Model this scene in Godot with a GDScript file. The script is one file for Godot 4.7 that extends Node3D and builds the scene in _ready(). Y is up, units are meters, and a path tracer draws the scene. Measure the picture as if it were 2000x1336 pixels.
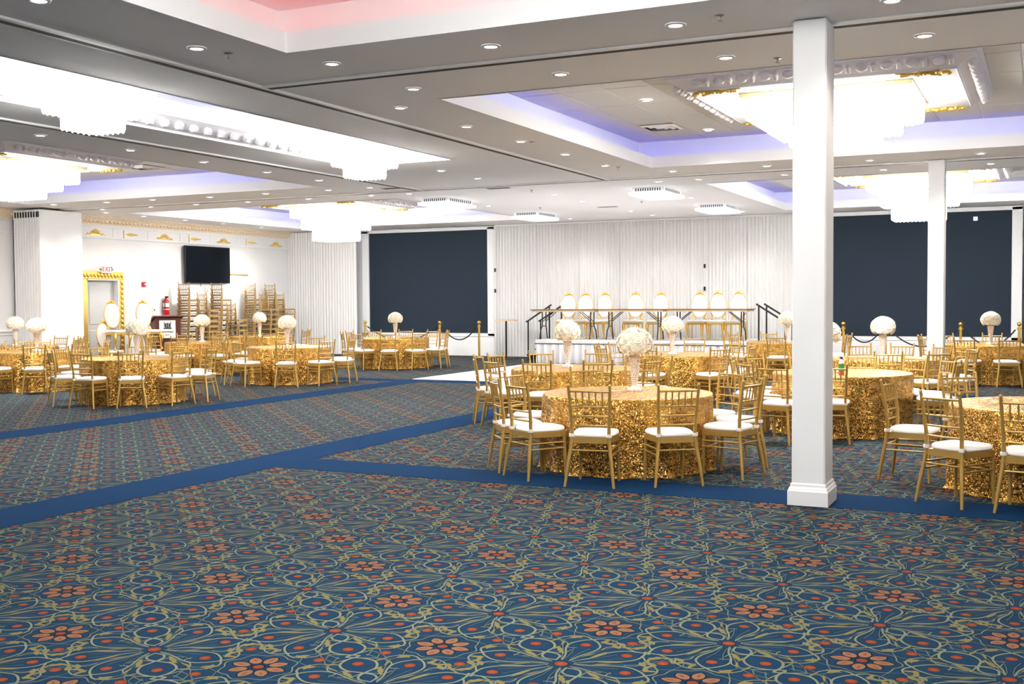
extends Node3D
# Banquet hall. x runs along the stage wall, -z points at the stage wall, camera stands at (0, 1.68, 0).

const CEIL := 3.9
var M := {}
var used := {}
var rng := RandomNumberGenerator.new()
var chair_mesh := {}

# ------------------------------------------------------------------ naming helpers
func numbered(s: String) -> String:
	if used.has(s):
		used[s] += 1
		return "%s_%03d" % [s, used[s]]
	used[s] = 0
	return s

func tag(o: Node, label: String, category: String, group := "") -> void:
	o.set_meta("label", label)
	o.set_meta("category", category)
	if group != "":
		o.set_meta("group", group)

func thing(called: String, label: String, category: String, at := Vector3.ZERO, turn := 0.0, group := "") -> Node3D:
	var o := Node3D.new()
	o.name = numbered(called)
	add_child(o)
	o.position = at
	o.rotation.y = turn
	tag(o, label, category, group)
	return o

func part(parent: Node, called: String, mesh: Mesh, m: Material, at := Vector3.ZERO, turn := Vector3.ZERO, scl := Vector3.ONE) -> MeshInstance3D:
	var o := MeshInstance3D.new()
	o.mesh = mesh
	o.material_override = m
	var key := "%d/%s" % [parent.get_instance_id(), called]
	if used.has(key):
		used[key] += 1
		o.name = "%s_%03d" % [called, used[key]]
	else:
		used[key] = 0
		o.name = called
	parent.add_child(o, true)
	o.position = at
	o.rotation = turn
	o.scale = scl
	return o

func struct(called: String, mesh: Mesh, m: Material, at := Vector3.ZERO) -> MeshInstance3D:
	var o := MeshInstance3D.new()
	o.mesh = mesh
	o.material_override = m
	o.name = numbered(called)
	add_child(o, true)
	o.position = at
	o.set_meta("kind", "structure")
	return o

var trim_n := 0
func trim(mesh: Mesh, m: Material, at := Vector3.ZERO) -> MeshInstance3D:
	trim_n += 1
	return struct("trim_%d" % trim_n, mesh, m, at)

func single(called: String, mesh: Mesh, m: Material, at: Vector3, label: String, category: String, group := "") -> MeshInstance3D:
	var o := MeshInstance3D.new()
	o.mesh = mesh
	o.material_override = m
	o.name = numbered(called)
	add_child(o, true)
	o.position = at
	tag(o, label, category, group)
	return o

func copy_of(src: Node3D, called: String, at: Vector3, turn: float, label: String, group := "") -> Node3D:
	var c: Node3D = src.duplicate()
	c.name = numbered(called)
	add_child(c)
	c.position = at
	c.rotation.y = turn
	c.set_meta("label", label)
	if group != "":
		c.set_meta("group", group)
	return c

# ------------------------------------------------------------------ mesh helpers
func mb() -> SurfaceTool:
	var st := SurfaceTool.new()
	st.begin(Mesh.PRIMITIVE_TRIANGLES)
	return st

func vtx(st: SurfaceTool, p: Vector3, n: Vector3, uv := Vector2.ZERO) -> void:
	st.set_normal(n)
	st.set_uv(uv)
	st.add_vertex(p)

func tri(st: SurfaceTool, a: Vector3, b: Vector3, c: Vector3, na: Vector3, nb: Vector3, nc: Vector3) -> void:
	if (b - a).cross(c - a).dot(na + nb + nc) > 0.0:
		vtx(st, a, na); vtx(st, c, nc); vtx(st, b, nb)
	else:
		vtx(st, a, na); vtx(st, b, nb); vtx(st, c, nc)

func quad(st: SurfaceTool, a: Vector3, b: Vector3, c: Vector3, d: Vector3, n: Vector3) -> void:
	tri(st, a, b, c, n, n, n)
	tri(st, a, c, d, n, n, n)

func quad_n(st: SurfaceTool, a: Vector3, b: Vector3, c: Vector3, d: Vector3, na: Vector3, nb: Vector3, nc: Vector3, nd: Vector3) -> void:
	tri(st, a, b, c, na, nb, nc)
	tri(st, a, c, d, na, nc, nd)

func bx(st: SurfaceTool, c: Vector3, s: Vector3, turn := Basis.IDENTITY) -> void:
	var h := s * 0.5
	for ax in 3:
		for sg in [-1.0, 1.0]:
			var n := Vector3.ZERO
			n[ax] = sg
			var u := Vector3.ZERO
			var v := Vector3.ZERO
			u[(ax + 1) % 3] = h[(ax + 1) % 3]
			v[(ax + 2) % 3] = h[(ax + 2) % 3]
			var m := n * h[ax]
			quad(st, c + turn * (m - u - v), c + turn * (m + u - v), c + turn * (m + u + v), c + turn * (m - u + v), turn * n)

# box with chamfered edges
func cbx(st: SurfaceTool, c: Vector3, s: Vector3, e: float, turn := Basis.IDENTITY) -> void:
	var h := s * 0.5
	var i := h - Vector3(e, e, e)
	for ax in 3:
		var b := (ax + 1) % 3
		var d := (ax + 2) % 3
		for sg in [-1.0, 1.0]:
			var n := Vector3.ZERO
			n[ax] = sg
			var ps: Array[Vector3] = []
			for k in [[-1, -1], [1, -1], [1, 1], [-1, 1]]:
				var p := Vector3.ZERO
				p[ax] = h[ax] * sg
				p[b] = i[b] * k[0]
				p[d] = i[d] * k[1]
				ps.append(c + turn * p)
			quad(st, ps[0], ps[1], ps[2], ps[3], turn * n)
		# edges running along axis ax
		for sb in [-1.0, 1.0]:
			for sd in [-1.0, 1.0]:
				var ps2: Array[Vector3] = []
				for k in [[-1, 0], [1, 0], [1, 1], [-1, 1]]:
					var p := Vector3.ZERO
					p[ax] = i[ax] * k[0]
					p[b] = (h[b] if k[1] == 0 else i[b]) * sb
					p[d] = (i[d] if k[1] == 0 else h[d]) * sd
					ps2.append(c + turn * p)
				var n2 := Vector3.ZERO
				n2[b] = sb
				n2[d] = sd
				quad(st, ps2[0], ps2[1], ps2[2], ps2[3], (turn * n2).normalized())
	for sx in [-1.0, 1.0]:
		for sy in [-1.0, 1.0]:
			for sz in [-1.0, 1.0]:
				var n3 := (turn * Vector3(sx, sy, sz)).normalized()
				tri(st, c + turn * Vector3(h.x * sx, i.y * sy, i.z * sz), c + turn * Vector3(i.x * sx, h.y * sy, i.z * sz), c + turn * Vector3(i.x * sx, i.y * sy, h.z * sz), n3, n3, n3)

func box_mesh(s: Vector3, e := 0.0, c := Vector3.ZERO) -> Mesh:
	var st := mb()
	if e > 0.0:
		cbx(st, c, s, e)
	else:
		bx(st, c, s)
	return st.commit()

# tube through points with radii
func tube(st: SurfaceTool, pts: Array, radii: Array, sides := 8, caps := true) -> void:
	var n := pts.size()
	var rings := []
	var norms := []
	var ref := Vector3(0.13, 0.31, 0.94).normalized()
	for i in n:
		var t: Vector3
		if i == 0:
			t = pts[1] - pts[0]
		elif i == n - 1:
			t = pts[n - 1] - pts[n - 2]
		else:
			t = pts[i + 1] - pts[i - 1]
		t = t.normalized()
		if abs(t.dot(ref)) > 0.95:
			ref = Vector3(0.9, 0.1, 0.4).normalized()
		var u := (ref - t * ref.dot(t)).normalized()
		var v := t.cross(u)
		ref = u
		var ring := []
		var nr := []
		var r: float = radii[i] if i < radii.size() else radii[0]
		for k in sides:
			var a := TAU * k / sides
			var d := u * cos(a) + v * sin(a)
			ring.append(pts[i] + d * r)
			nr.append(d)
		rings.append(ring)
		norms.append(nr)
	for i in n - 1:
		for k in sides:
			var k2 := (k + 1) % sides
			quad_n(st, rings[i][k], rings[i + 1][k], rings[i + 1][k2], rings[i][k2], norms[i][k], norms[i + 1][k], norms[i + 1][k2], norms[i][k2])
	if caps:
		for e in [0, n - 1]:
			var nn: Vector3 = (pts[0] - pts[1]).normalized() if e == 0 else (pts[n - 1] - pts[n - 2]).normalized()
			for k in range(1, sides - 1):
				tri(st, rings[e][0], rings[e][k], rings[e][k + 1], nn, nn, nn)

func tube_mesh(pts: Array, r: float, sides := 8) -> Mesh:
	var st := mb()
	tube(st, pts, rep(r, pts.size()), sides)
	return st.commit()

func rep(v: float, n: int) -> Array:
	var a := []
	for i in n:
		a.append(v)
	return a

# lathe round y; profile of Vector2(radius, height) from bottom to top
func lathe(st: SurfaceTool, prof: Array, segs := 24, c := Vector3.ZERO, smooth := true) -> void:
	var n := prof.size()
	var pn := []
	for i in n - 1:
		var d: Vector2 = prof[i + 1] - prof[i]
		pn.append(Vector2(d.y, -d.x).normalized())
	for i in n - 1:
		var n0: Vector2 = pn[i]
		var n1: Vector2 = pn[i]
		if smooth:
			if i > 0 and pn[i - 1].dot(pn[i]) > 0.5:
				n0 = (pn[i - 1] + pn[i]).normalized()
			if i < n - 2 and pn[i + 1].dot(pn[i]) > 0.5:
				n1 = (pn[i + 1] + pn[i]).normalized()
		for k in segs:
			var a0 := TAU * k / segs
			var a1 := TAU * (k + 1) / segs
			var d0 := Vector3(cos(a0), 0, sin(a0))
			var d1 := Vector3(cos(a1), 0, sin(a1))
			var up := Vector3.UP
			var p: Vector2 = prof[i]
			var q: Vector2 = prof[i + 1]
			quad_n(st, c + d0 * p.x + up * p.y, c + d0 * q.x + up * q.y, c + d1 * q.x + up * q.y, c + d1 * p.x + up * p.y, d0 * n0.x + up * n0.y, d0 * n1.x + up * n1.y, d1 * n1.x + up * n1.y, d1 * n0.x + up * n0.y)

func lathe_mesh(prof: Array, segs := 24) -> Mesh:
	var st := mb()
	lathe(st, prof, segs)
	return st.commit()

func blob(st: SurfaceTool, c: Vector3, r: Vector3, turn := Basis.IDENTITY, la := 6, lo := 8) -> void:
	for i in la:
		for j in lo:
			var ps := []
			var ns := []
			for k in [[0, 0], [1, 0], [1, 1], [0, 1]]:
				var t: float = PI * (i + k[0]) / la
				var a: float = TAU * (j + k[1]) / lo
				var d := Vector3(sin(t) * cos(a), cos(t), sin(t) * sin(a))
				ps.append(c + turn * (d * r))
				ns.append((turn * (d / r)).normalized())
			quad_n(st, ps[0], ps[1], ps[2], ps[3], ns[0], ns[1], ns[2], ns[3])

func blob_mesh(r: Vector3, la := 6, lo := 8) -> Mesh:
	var st := mb()
	blob(st, Vector3.ZERO, r, Basis.IDENTITY, la, lo)
	return st.commit()

# extrude a polygon in x,y along z
func prism(st: SurfaceTool, poly: PackedVector2Array, z0: float, z1: float) -> void:
	var idx := Geometry2D.triangulate_polygon(poly)
	for i in range(0, idx.size(), 3):
		for zz in [z0, z1]:
			var n := Vector3(0, 0, 1 if zz == max(z0, z1) else -1)
			tri(st, Vector3(poly[idx[i]].x, poly[idx[i]].y, zz), Vector3(poly[idx[i + 1]].x, poly[idx[i + 1]].y, zz), Vector3(poly[idx[i + 2]].x, poly[idx[i + 2]].y, zz), n, n, n)
	var cw := Geometry2D.is_polygon_clockwise(poly)
	for i in poly.size():
		var a := poly[i]
		var b := poly[(i + 1) % poly.size()]
		var d := (b - a).normalized()
		var n2 := Vector3(d.y, -d.x, 0) * (-1.0 if cw else 1.0)
		quad(st, Vector3(a.x, a.y, z0), Vector3(b.x, b.y, z0), Vector3(b.x, b.y, z1), Vector3(a.x, a.y, z1), n2)

func prism_mesh(poly: PackedVector2Array, z0: float, z1: float) -> Mesh:
	var st := mb()
	prism(st, poly, z0, z1)
	return st.commit()

# a sweep of a profile (outwards, up) round a rectangle in plan; outward = away from centre
func rect_sweep(st: SurfaceTool, x0: float, x1: float, z0: float, z1: float, prof: Array, inward := false) -> void:
	var s := -1.0 if inward else 1.0
	for i in prof.size() - 1:
		var p: Vector2 = prof[i]
		var q: Vector2 = prof[i + 1]
		var cs := []
		for r in [p, q]:
			cs.append([Vector3(x0 - s * r.x, r.y, z0 - s * r.x), Vector3(x1 + s * r.x, r.y, z0 - s * r.x), Vector3(x1 + s * r.x, r.y, z1 + s * r.x), Vector3(x0 - s * r.x, r.y, z1 + s * r.x)])
		var d := (q - p).normalized()
		var outs := [Vector3(0, 0, -1), Vector3(1, 0, 0), Vector3(0, 0, 1), Vector3(-1, 0, 0)]
		for k in 4:
			var n: Vector3 = outs[k] * s * d.y - Vector3.UP * d.x
			quad(st, cs[0][k], cs[1][k], cs[1][(k + 1) % 4], cs[0][(k + 1) % 4], n)

# ------------------------------------------------------------------ materials
func mat(c: Color, rough := 0.6, metal := 0.0) -> StandardMaterial3D:
	var m := StandardMaterial3D.new()
	m.albedo_color = c
	m.roughness = rough
	m.metallic = metal
	return m

func glow(c: Color, e: float) -> StandardMaterial3D:
	var m := mat(Color(0.9, 0.9, 0.9), 0.4)
	m.emission_enabled = true
	m.emission = c
	m.emission_energy_multiplier = e
	return m

func noise_tex(freq: float, size: int, c0: Color, c1: Color, seed_v: int, kind := FastNoiseLite.TYPE_SIMPLEX_SMOOTH) -> ImageTexture:
	var fn := FastNoiseLite.new()
	fn.noise_type = kind
	fn.seed = seed_v
	fn.frequency = freq
	fn.fractal_octaves = 4
	var g := fn.get_seamless_image(size, size)
	var im := Image.create(size, size, false, Image.FORMAT_RGB8)
	for y in size:
		for x in size:
			im.set_pixel(x, y, c0.lerp(c1, g.get_pixel(x, y).r))
	return ImageTexture.create_from_image(im)

# a normal map of small tilted discs: sequins
func sequin_normals(size: int, cells: int, tilt: float) -> ImageTexture:
	var r := RandomNumberGenerator.new()
	r.seed = 77
	var cx := PackedFloat32Array()
	var cy := PackedFloat32Array()
	var cn := []
	for j in cells:
		for i in cells:
			cx.append((i + 0.5 + r.randf_range(-0.3, 0.3)) / cells * size)
			cy.append((j + 0.5 + r.randf_range(-0.3, 0.3)) / cells * size)
			var n := Vector3(r.randfn(0, tilt), r.randfn(0, tilt), 1.0).normalized()
			cn.append(Color(n.x * 0.5 + 0.5, n.y * 0.5 + 0.5, n.z * 0.5 + 0.5))
	var im := Image.create(size, size, false, Image.FORMAT_RGB8)
	var cs := float(size) / cells
	for y in size:
		for x in size:
			var ci := int(x / cs)
			var cj := int(y / cs)
			var best := 1e9
			var bi := 0
			for dj in [-1, 0, 1]:
				for di in [-1, 0, 1]:
					var ii: int = (ci + di + cells) % cells
					var jj: int = (cj + dj + cells) % cells
					var q: int = jj * cells + ii
					var dx: float = absf(cx[q] - x)
					var dy: float = absf(cy[q] - y)
					dx = minf(dx, size - dx)
					dy = minf(dy, size - dy)
					var d := dx * dx + dy * dy
					if d < best:
						best = d
						bi = q
			im.set_pixel(x, y, cn[bi])
	return ImageTexture.create_from_image(im)

# ------------------------------------------------------------------ carpet
const CP := 1024
var cim: Image

func stamp(px: float, py: float, r: float, c: Color) -> void:
	var x0 := int(floor(px - r - 1))
	var x1 := int(ceil(px + r + 1))
	var y0 := int(floor(py - r - 1))
	var y1 := int(ceil(py + r + 1))
	for y in range(y0, y1 + 1):
		for x in range(x0, x1 + 1):
			var d := sqrt((x - px) * (x - px) + (y - py) * (y - py))
			var cov := clampf(r + 0.5 - d, 0.0, 1.0)
			if cov > 0.0:
				var xx := posmod(x, CP)
				var yy := posmod(y, CP)
				cim.set_pixel(xx, yy, cim.get_pixel(xx, yy).lerp(c, cov))

func stroke(o: Vector2, pts: Array, w0: float, w1: float, c: Color, closed := false) -> void:
	# smooth curve through points given in cell units round o
	var cv := Curve2D.new()
	var n := pts.size()
	for i in n:
		var p: Vector2 = pts[i]
		var a: Vector2 = pts[(i - 1 + n) % n] if (closed or i > 0) else p
		var b: Vector2 = pts[(i + 1) % n] if (closed or i < n - 1) else p
		var t := (b - a) / 6.0
		cv.add_point(p * 512.0, -t * 512.0, t * 512.0)
	if closed:
		var t2: Vector2 = (pts[1] - pts[n - 1]) / 6.0
		cv.add_point(pts[0] * 512.0, -t2 * 512.0, t2 * 512.0)
	cv.bake_interval = 2.0
	var bk := cv.get_baked_points()
	for i in bk.size():
		var f := float(i) / maxf(1.0, bk.size() - 1)
		stamp(o.x * 512.0 + bk[i].x, o.y * 512.0 + bk[i].y, lerpf(w0, w1, f) * 1.15, c)

func leaf(o: Vector2, a: Vector2, b: Vector2, w: float, c: Color) -> void:
	for i in 17:
		var f := i / 16.0
		var p := a.lerp(b, f)
		stamp((o.x + p.x) * 512.0, (o.y + p.y) * 512.0, maxf(1.2, w * 512.0 * sin(PI * (0.08 + 0.86 * f)) * (1.15 - 0.5 * f)), c)

func sym(p: Vector2, k: int) -> Vector2:
	match k:
		0: return p
		1: return Vector2(p.y, p.x)
		2: return -p
		_: return Vector2(-p.y, -p.x)

func syms(pts: Array, k: int) -> Array:
	var r := []
	for p in pts:
		r.append(sym(p, k))
	return r

func carpet_texture() -> ImageTexture:
	cim = Image.create(CP, CP, false, Image.FORMAT_RGB8)
	var navy := Color8(22, 72, 108)
	var deep := Color8(12, 52, 84)
	var fn := FastNoiseLite.new()
	fn.seed = 5
	fn.frequency = 0.05
	var g := fn.get_seamless_image(256, 256)
	g.resize(CP, CP)
	for y in CP:
		for x in CP:
			cim.set_pixel(x, y, deep.lerp(navy, 0.45 + 0.55 * g.get_pixel(x, y).r))
	var pale := Color8(146, 156, 136)
	var grey := Color8(92, 120, 128)
	var gold := Color8(156, 144, 90)
	var red := Color8(166, 76, 46)
	var redin := Color8(184, 90, 50)
	var dark := Color8(10, 30, 52)
	var peach := Color8(172, 124, 92)
	var V := func(x: float, y: float) -> Vector2: return Vector2(x, y)
	for pass_i in 2:
		var col: Color = dark if pass_i == 0 else pale
		var ex := 2.6 if pass_i == 0 else 0.0
		for o in [Vector2(0, 0), Vector2(1, 1)]:
			for k in 4:
				# petals along the axes
				for m in [-1.0, 1.0]:
					stroke(o, syms([V.call(0.09, 0.03 * m), V.call(0.22, 0.055 * m), V.call(0.38, 0.115 * m), V.call(0.5, 0.12 * m), V.call(0.6, 0.06 * m), V.call(0.65, 0.0)], k), 3.4 + ex, 4.6 + ex, col)
					stroke(o, syms([V.call(0.65, 0.0), V.call(0.7, -0.07 * m), V.call(0.69, -0.16 * m), V.call(0.62, -0.24 * m), V.call(0.52, -0.27 * m)], k), 4.6 + ex, 3.0 + ex, col)
					stroke(o, syms([V.call(0.1, 0.04 * m), V.call(0.3, 0.11 * m), V.call(0.5, 0.2 * m), V.call(0.62, 0.3 * m), V.call(0.68, 0.44 * m)], k), 2.4 + ex, 3.4 + ex, grey if pass_i == 1 else col)
					stroke(o, syms([V.call(0.12, 0.02 * m), V.call(0.28, 0.03 * m), V.call(0.42, 0.065 * m)], k), 2.0 + ex, 2.6 + ex, grey if pass_i == 1 else col)
				# figure eight chain along the main diagonal
				if k == 0 or k == 2:
					for m in [-1.0, 1.0]:
						var u := Vector2(1, 1).normalized()
						var v: Vector2 = Vector2(-1, 1).normalized() * m
						stroke(o, syms([u * 0.1, u * 0.17 + v * 0.06, u * 0.24 + v * 0.055, u * 0.31 - v * 0.01, u * 0.4 - v * 0.11, u * 0.53 - v * 0.135, u * 0.63 - v * 0.07, u * 0.69 + v * 0.03, u * 0.7071 + v * 0.05], k), 4.2 + ex, 5.2 + ex, col)
						stroke(o, syms([u * 0.66 - v * 0.03, u * 0.58 - v * 0.19, u * 0.46 - v * 0.24, u * 0.36 - v * 0.2, u * 0.31 - v * 0.26], k), 3.4 + ex, 2.6 + ex, col)
						stroke(o, syms([u * 0.3 - v * 0.02, u * 0.24 - v * 0.12, u * 0.28 - v * 0.2], k), 3.2 + ex, 2.2 + ex, col)
				# long petals along the other diagonal
				var w := Vector2(1, -1).normalized()
				var q := Vector2(1, 1).normalized()
				if k == 0 or k == 2:
					for m in [-1.0, 1.0]:
						stroke(o, syms([w * 0.1 + q * 0.02 * m, w * 0.28 + q * 0.05 * m, w * 0.44 + q * 0.11 * m, w * 0.56 + q * 0.11 * m, w * 0.66 + q * 0.04 * m, w * 0.7071 - q * 0.03 * m], k), 3.2 + ex, 4.8 + ex, col)
						stroke(o, syms([w * 0.12 + q * 0.02 * m, w * 0.34 + q * 0.03 * m, w * 0.48 + q * 0.05 * m], k), 2.0 + ex, 2.2 + ex, grey if pass_i == 1 else col)
						stroke(o, syms([w * 0.64 + q * 0.05 * m, w * 0.6 + q * 0.18 * m, w * 0.5 + q * 0.24 * m, w * 0.42 + q * 0.2 * m], k), 4.2 + ex, 2.6 + ex, col)
		for o in [Vector2(1, 0), Vector2(0, 1)]:
			# star outline round each rosette
			var ring := []
			for i in 32:
				var a := TAU * i / 32.0
				var rr := 0.255 + 0.035 * pow(absf(cos(a * 4.0)), 2.0)
				ring.append(Vector2(cos(a), sin(a)) * rr)
			stroke(o, ring, 3.0 + ex, 3.0 + ex, col if pass_i == 0 else pale.lerp(grey, 0.4), true)
			for i in 4:
				var a2 := PI / 4 + PI / 2 * i
				var dd := Vector2(cos(a2), sin(a2))
				var pp := Vector2(-dd.y, dd.x)
				for m in [-1.0, 1.0]:
					stroke(o, [dd * 0.3, dd * 0.37 + pp * 0.13 * m, dd * 0.5 + pp * 0.15 * m, dd * 0.56 + pp * 0.05 * m, dd * 0.6 - pp * 0.02 * m], 2.6 + ex, 3.8 + ex, grey if pass_i == 1 else col)
	for o in [Vector2(0, 0), Vector2(1, 1)]:
		for k in 4:
			# yellow leaves and lilies
			for m in [-1.0, 1.0]:
				leaf(o, sym(Vector2(0.22, 0.075 * m), k), sym(Vector2(0.34, 0.15 * m), k), 0.012, gold)
			leaf(o, sym(Vector2(0.1, 0.25), k), sym(Vector2(0.18, 0.38), k), 0.024, gold)
			leaf(o, sym(Vector2(0.2, 0.3), k), sym(Vector2(0.17, 0.4), k), 0.016, gold)
			leaf(o, sym(Vector2(-0.15, 0.22), k), sym(Vector2(-0.22, 0.42), k), 0.018, gold)
			stroke(o, syms([Vector2(-0.62, 0.1), Vector2(-0.6, 0.18), Vector2(-0.64, 0.25), Vector2(-0.57, 0.3), Vector2(-0.56, 0.4)], k), 9.0, 5.0, gold)
			leaf(o, sym(Vector2(-0.58, 0.2), k), sym(Vector2(-0.52, 0.26), k), 0.026, gold)
			leaf(o, sym(Vector2(-0.56, 0.36), k), sym(Vector2(-0.62, 0.44), k), 0.024, gold)
			leaf(o, sym(Vector2(-0.7, 0.12), k), sym(Vector2(-0.58, 0.1), k), 0.02, gold)
			leaf(o, sym(Vector2(0.62, 0.18), k), sym(Vector2(0.72, 0.1), k), 0.028, gold)
			leaf(o, sym(Vector2(0.68, 0.2), k), sym(Vector2(0.66, 0.09), k), 0.02, gold)
			leaf(o, sym(Vector2(0.58, 0.25), k), sym(Vector2(0.46, 0.3), k), 0.014, gold)
			leaf(o, sym(Vector2(0.42, 0.17), k), sym(Vector2(0.56, 0.2), k), 0.012, gold)
			# red seeds
			for p in [Vector2(0.5, 0), Vector2(0.37, 0.37), Vector2(0.38, -0.38)]:
				if k < 2 or p.y == 0.0 or true:
					var s := sym(p, k)
					stamp((o.x + s.x) * 512, (o.y + s.y) * 512, 25, dark.lerp(red, 0.35))
					stamp((o.x + s.x) * 512, (o.y + s.y) * 512, 22, red)
					stamp((o.x + s.x) * 512, (o.y + s.y) * 512, 11, redin)
		stamp(o.x * 512, o.y * 512, 30, dark)
		stamp(o.x * 512, o.y * 512, 26, red)
		stamp(o.x * 512, o.y * 512, 12, redin)
	for o in [Vector2(1, 0), Vector2(0, 1)]:
		for i in 8:
			var a := TAU * (i + 0.0) / 8.0
			var d := Vector2(cos(a), sin(a))
			var far := 0.225 if i % 2 == 0 else 0.215
			leaf(o, d * 0.085, d * (far + 0.012), 0.062, dark)
			leaf(o, d * 0.095, d * far, 0.05, peach)
			leaf(o, d * 0.13, d * (far - 0.025), 0.013, red.lerp(peach, 0.3))
		stamp(o.x * 512, o.y * 512, 30, dark)
		stamp(o.x * 512, o.y * 512, 21, red)
		for i in 4:
			var a3 := PI / 4 + PI / 2 * i
			var s2 := Vector2(cos(a3), sin(a3)) * 0.4525
			stamp((o.x + s2.x) * 512, (o.y + s2.y) * 512, 25, dark.lerp(red, 0.35))
			stamp((o.x + s2.x) * 512, (o.y + s2.y) * 512, 22, red)
			stamp((o.x + s2.x) * 512, (o.y + s2.y) * 512, 11, redin)
	cim.generate_mipmaps()
	return ImageTexture.create_from_image(cim)

func make_materials() -> void:
	M.white = mat(Color(0.91, 0.915, 0.925), 0.55)
	M.wall = mat(Color(0.895, 0.90, 0.91), 0.6)
	M.ceiling = mat(Color(0.96, 0.962, 0.97), 0.85)
	M.fascia = mat(Color(0.955, 0.96, 0.97), 0.6)
	M.tile = mat(Color(0.86, 0.855, 0.84), 0.95)
	M.plaster = mat(Color(0.92, 0.915, 0.93), 0.6)
	M.track = mat(Color(0.95, 0.955, 0.96), 0.45)
	M.slot = mat(Color(0.16, 0.16, 0.17), 0.7)
	M.steel = mat(Color(0.6, 0.6, 0.6), 0.35, 0.8)
	M.gold = mat(Color(0.93, 0.76, 0.36), 0.28, 0.95)
	M.leafgold = mat(Color(0.93, 0.80, 0.44), 0.42, 0.7)
	M.chair = mat(Color(0.745, 0.60, 0.315), 0.36, 0.5)
	M.stackchair = mat(Color(0.70, 0.585, 0.39), 0.45, 0.35)
	M.cushion = mat(Color(0.90, 0.89, 0.88), 0.75)
	M.cream = mat(Color(0.95, 0.93, 0.90), 0.55)
	M.drape = mat(Color(0.885, 0.885, 0.885), 0.8)
	M.drape.backlight_enabled = true
	M.drape.backlight = Color(0.25, 0.25, 0.25)
	M.skirt = mat(Color(0.86, 0.86, 0.87), 0.7)
	M.screen = mat(Color(0.175, 0.215, 0.26), 0.7)
	M.screen.metallic_specular = 0.2
	M.tv = mat(Color(0.07, 0.09, 0.115), 0.15)
	M.black = mat(Color(0.05, 0.05, 0.055), 0.45)
	M.navy = mat(Color(0.085, 0.195, 0.325), 0.95)
	M.navy.metallic_specular = 0.1
	M.rope = mat(Color(0.05, 0.07, 0.13), 0.7)
	M.wood = mat(Color(0.36, 0.17, 0.13), 0.4)
	M.ply = mat(Color(0.86, 0.74, 0.58), 0.6)
	M.plytop = mat(Color(0.42, 0.33, 0.27), 0.5)
	M.red = mat(Color(0.80, 0.07, 0.10), 0.35)
	M.paper = mat(Color(0.95, 0.95, 0.95), 0.6)
	M.ink = mat(Color(0.10, 0.12, 0.16), 0.6)
	M.inkgold = mat(Color(0.60, 0.42, 0.18), 0.6)
	M.greyplate = mat(Color(0.45, 0.47, 0.48), 0.4, 0.3)
	M.dance = mat(Color(0.93, 0.93, 0.94), 0.3)
	M.deck = mat(Color(0.80, 0.80, 0.81), 0.6)
	M.bottle = mat(Color(0.30, 0.62, 0.40), 0.2)
	M.orange = mat(Color(0.86, 0.34, 0.20), 0.3)
	M.blue = mat(Color(0.10, 0.16, 0.55), 0.35)
	M.leafgreen = mat(Color(0.28, 0.36, 0.14), 0.6)
	M.petal = mat(Color(0.985, 0.97, 0.915), 0.7)
	M.crystal = mat(Color(0.96, 0.93, 0.91), 0.12, 0.3)
	M.vasecore = mat(Color(0.92, 0.87, 0.83), 0.3, 0.2)
	M.led_blue = glow(Color(0.15, 0.12, 1.0), 1.6)
	M.led_red = glow(Color(1.0, 0.25, 0.18), 1.3)
	M.downlight = glow(Color(1.0, 0.97, 0.92), 4.0)
	M.chandelier = glow(Color(1.0, 0.99, 0.97), 6.5)
	M.palegold = mat(Color(0.93, 0.88, 0.70), 0.4, 0.7)
	M.panel_light = glow(Color(1.0, 1.0, 1.0), 0.45)
	M.screen_pixel = glow(Color(0.75, 0.8, 1.0), 1.6)
	M.sconce = glow(Color(1.0, 0.99, 0.96), 0.7)
	# carpet
	var cp := mat(Color(0.665, 0.665, 0.665), 0.97)
	cp.metallic_specular = 0.22
	cp.albedo_texture = carpet_texture()
	M.carpet = cp
	# sequin cloth
	var sq := mat(Color(0.98, 0.80, 0.45), 0.24, 0.74)
	sq.normal_enabled = true
	sq.normal_texture = sequin_normals(512, 60, 0.5)
	sq.normal_scale = 1.0
	sq.uv1_triplanar = true
	sq.uv1_scale = Vector3(2.1, 2.1, 2.1)
	sq.albedo_texture = noise_tex(0.02, 256, Color(0.62, 0.52, 0.36), Color(1.0, 1.0, 1.0), 3)
	M.sequin = sq
	# cream and gold relief of the cornice
	var co := mat(Color.WHITE, 0.6)
	co.albedo_texture = noise_tex(0.06, 256, Color(0.82, 0.70, 0.52), Color(0.99, 0.98, 0.97), 9)
	co.uv1_triplanar = true
	co.uv1_world_triplanar = true
	co.uv1_scale = Vector3(1.2, 1.2, 1.2)
	M.cornice = co

# ------------------------------------------------------------------ structure
const XL := -22.0
const XR := 3.4
const ZF := -29.9
const ZB := 5.0

# rectangles x0, x1, z0 (far), z1 (near)
var trays := [
	[-6.05, 1.2, -18.1, -10.83],
	[-5.95, 1.2, -28.4, -21.08],
	[-20.6, -12.75, -18.0, -10.83],
	[-20.6, -12.75, -28.0, -20.9],
	[-10.36, -8.48, -15.55, -4.0],
	[-6.14, 1.2, -8.2, -0.9],
]

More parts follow.
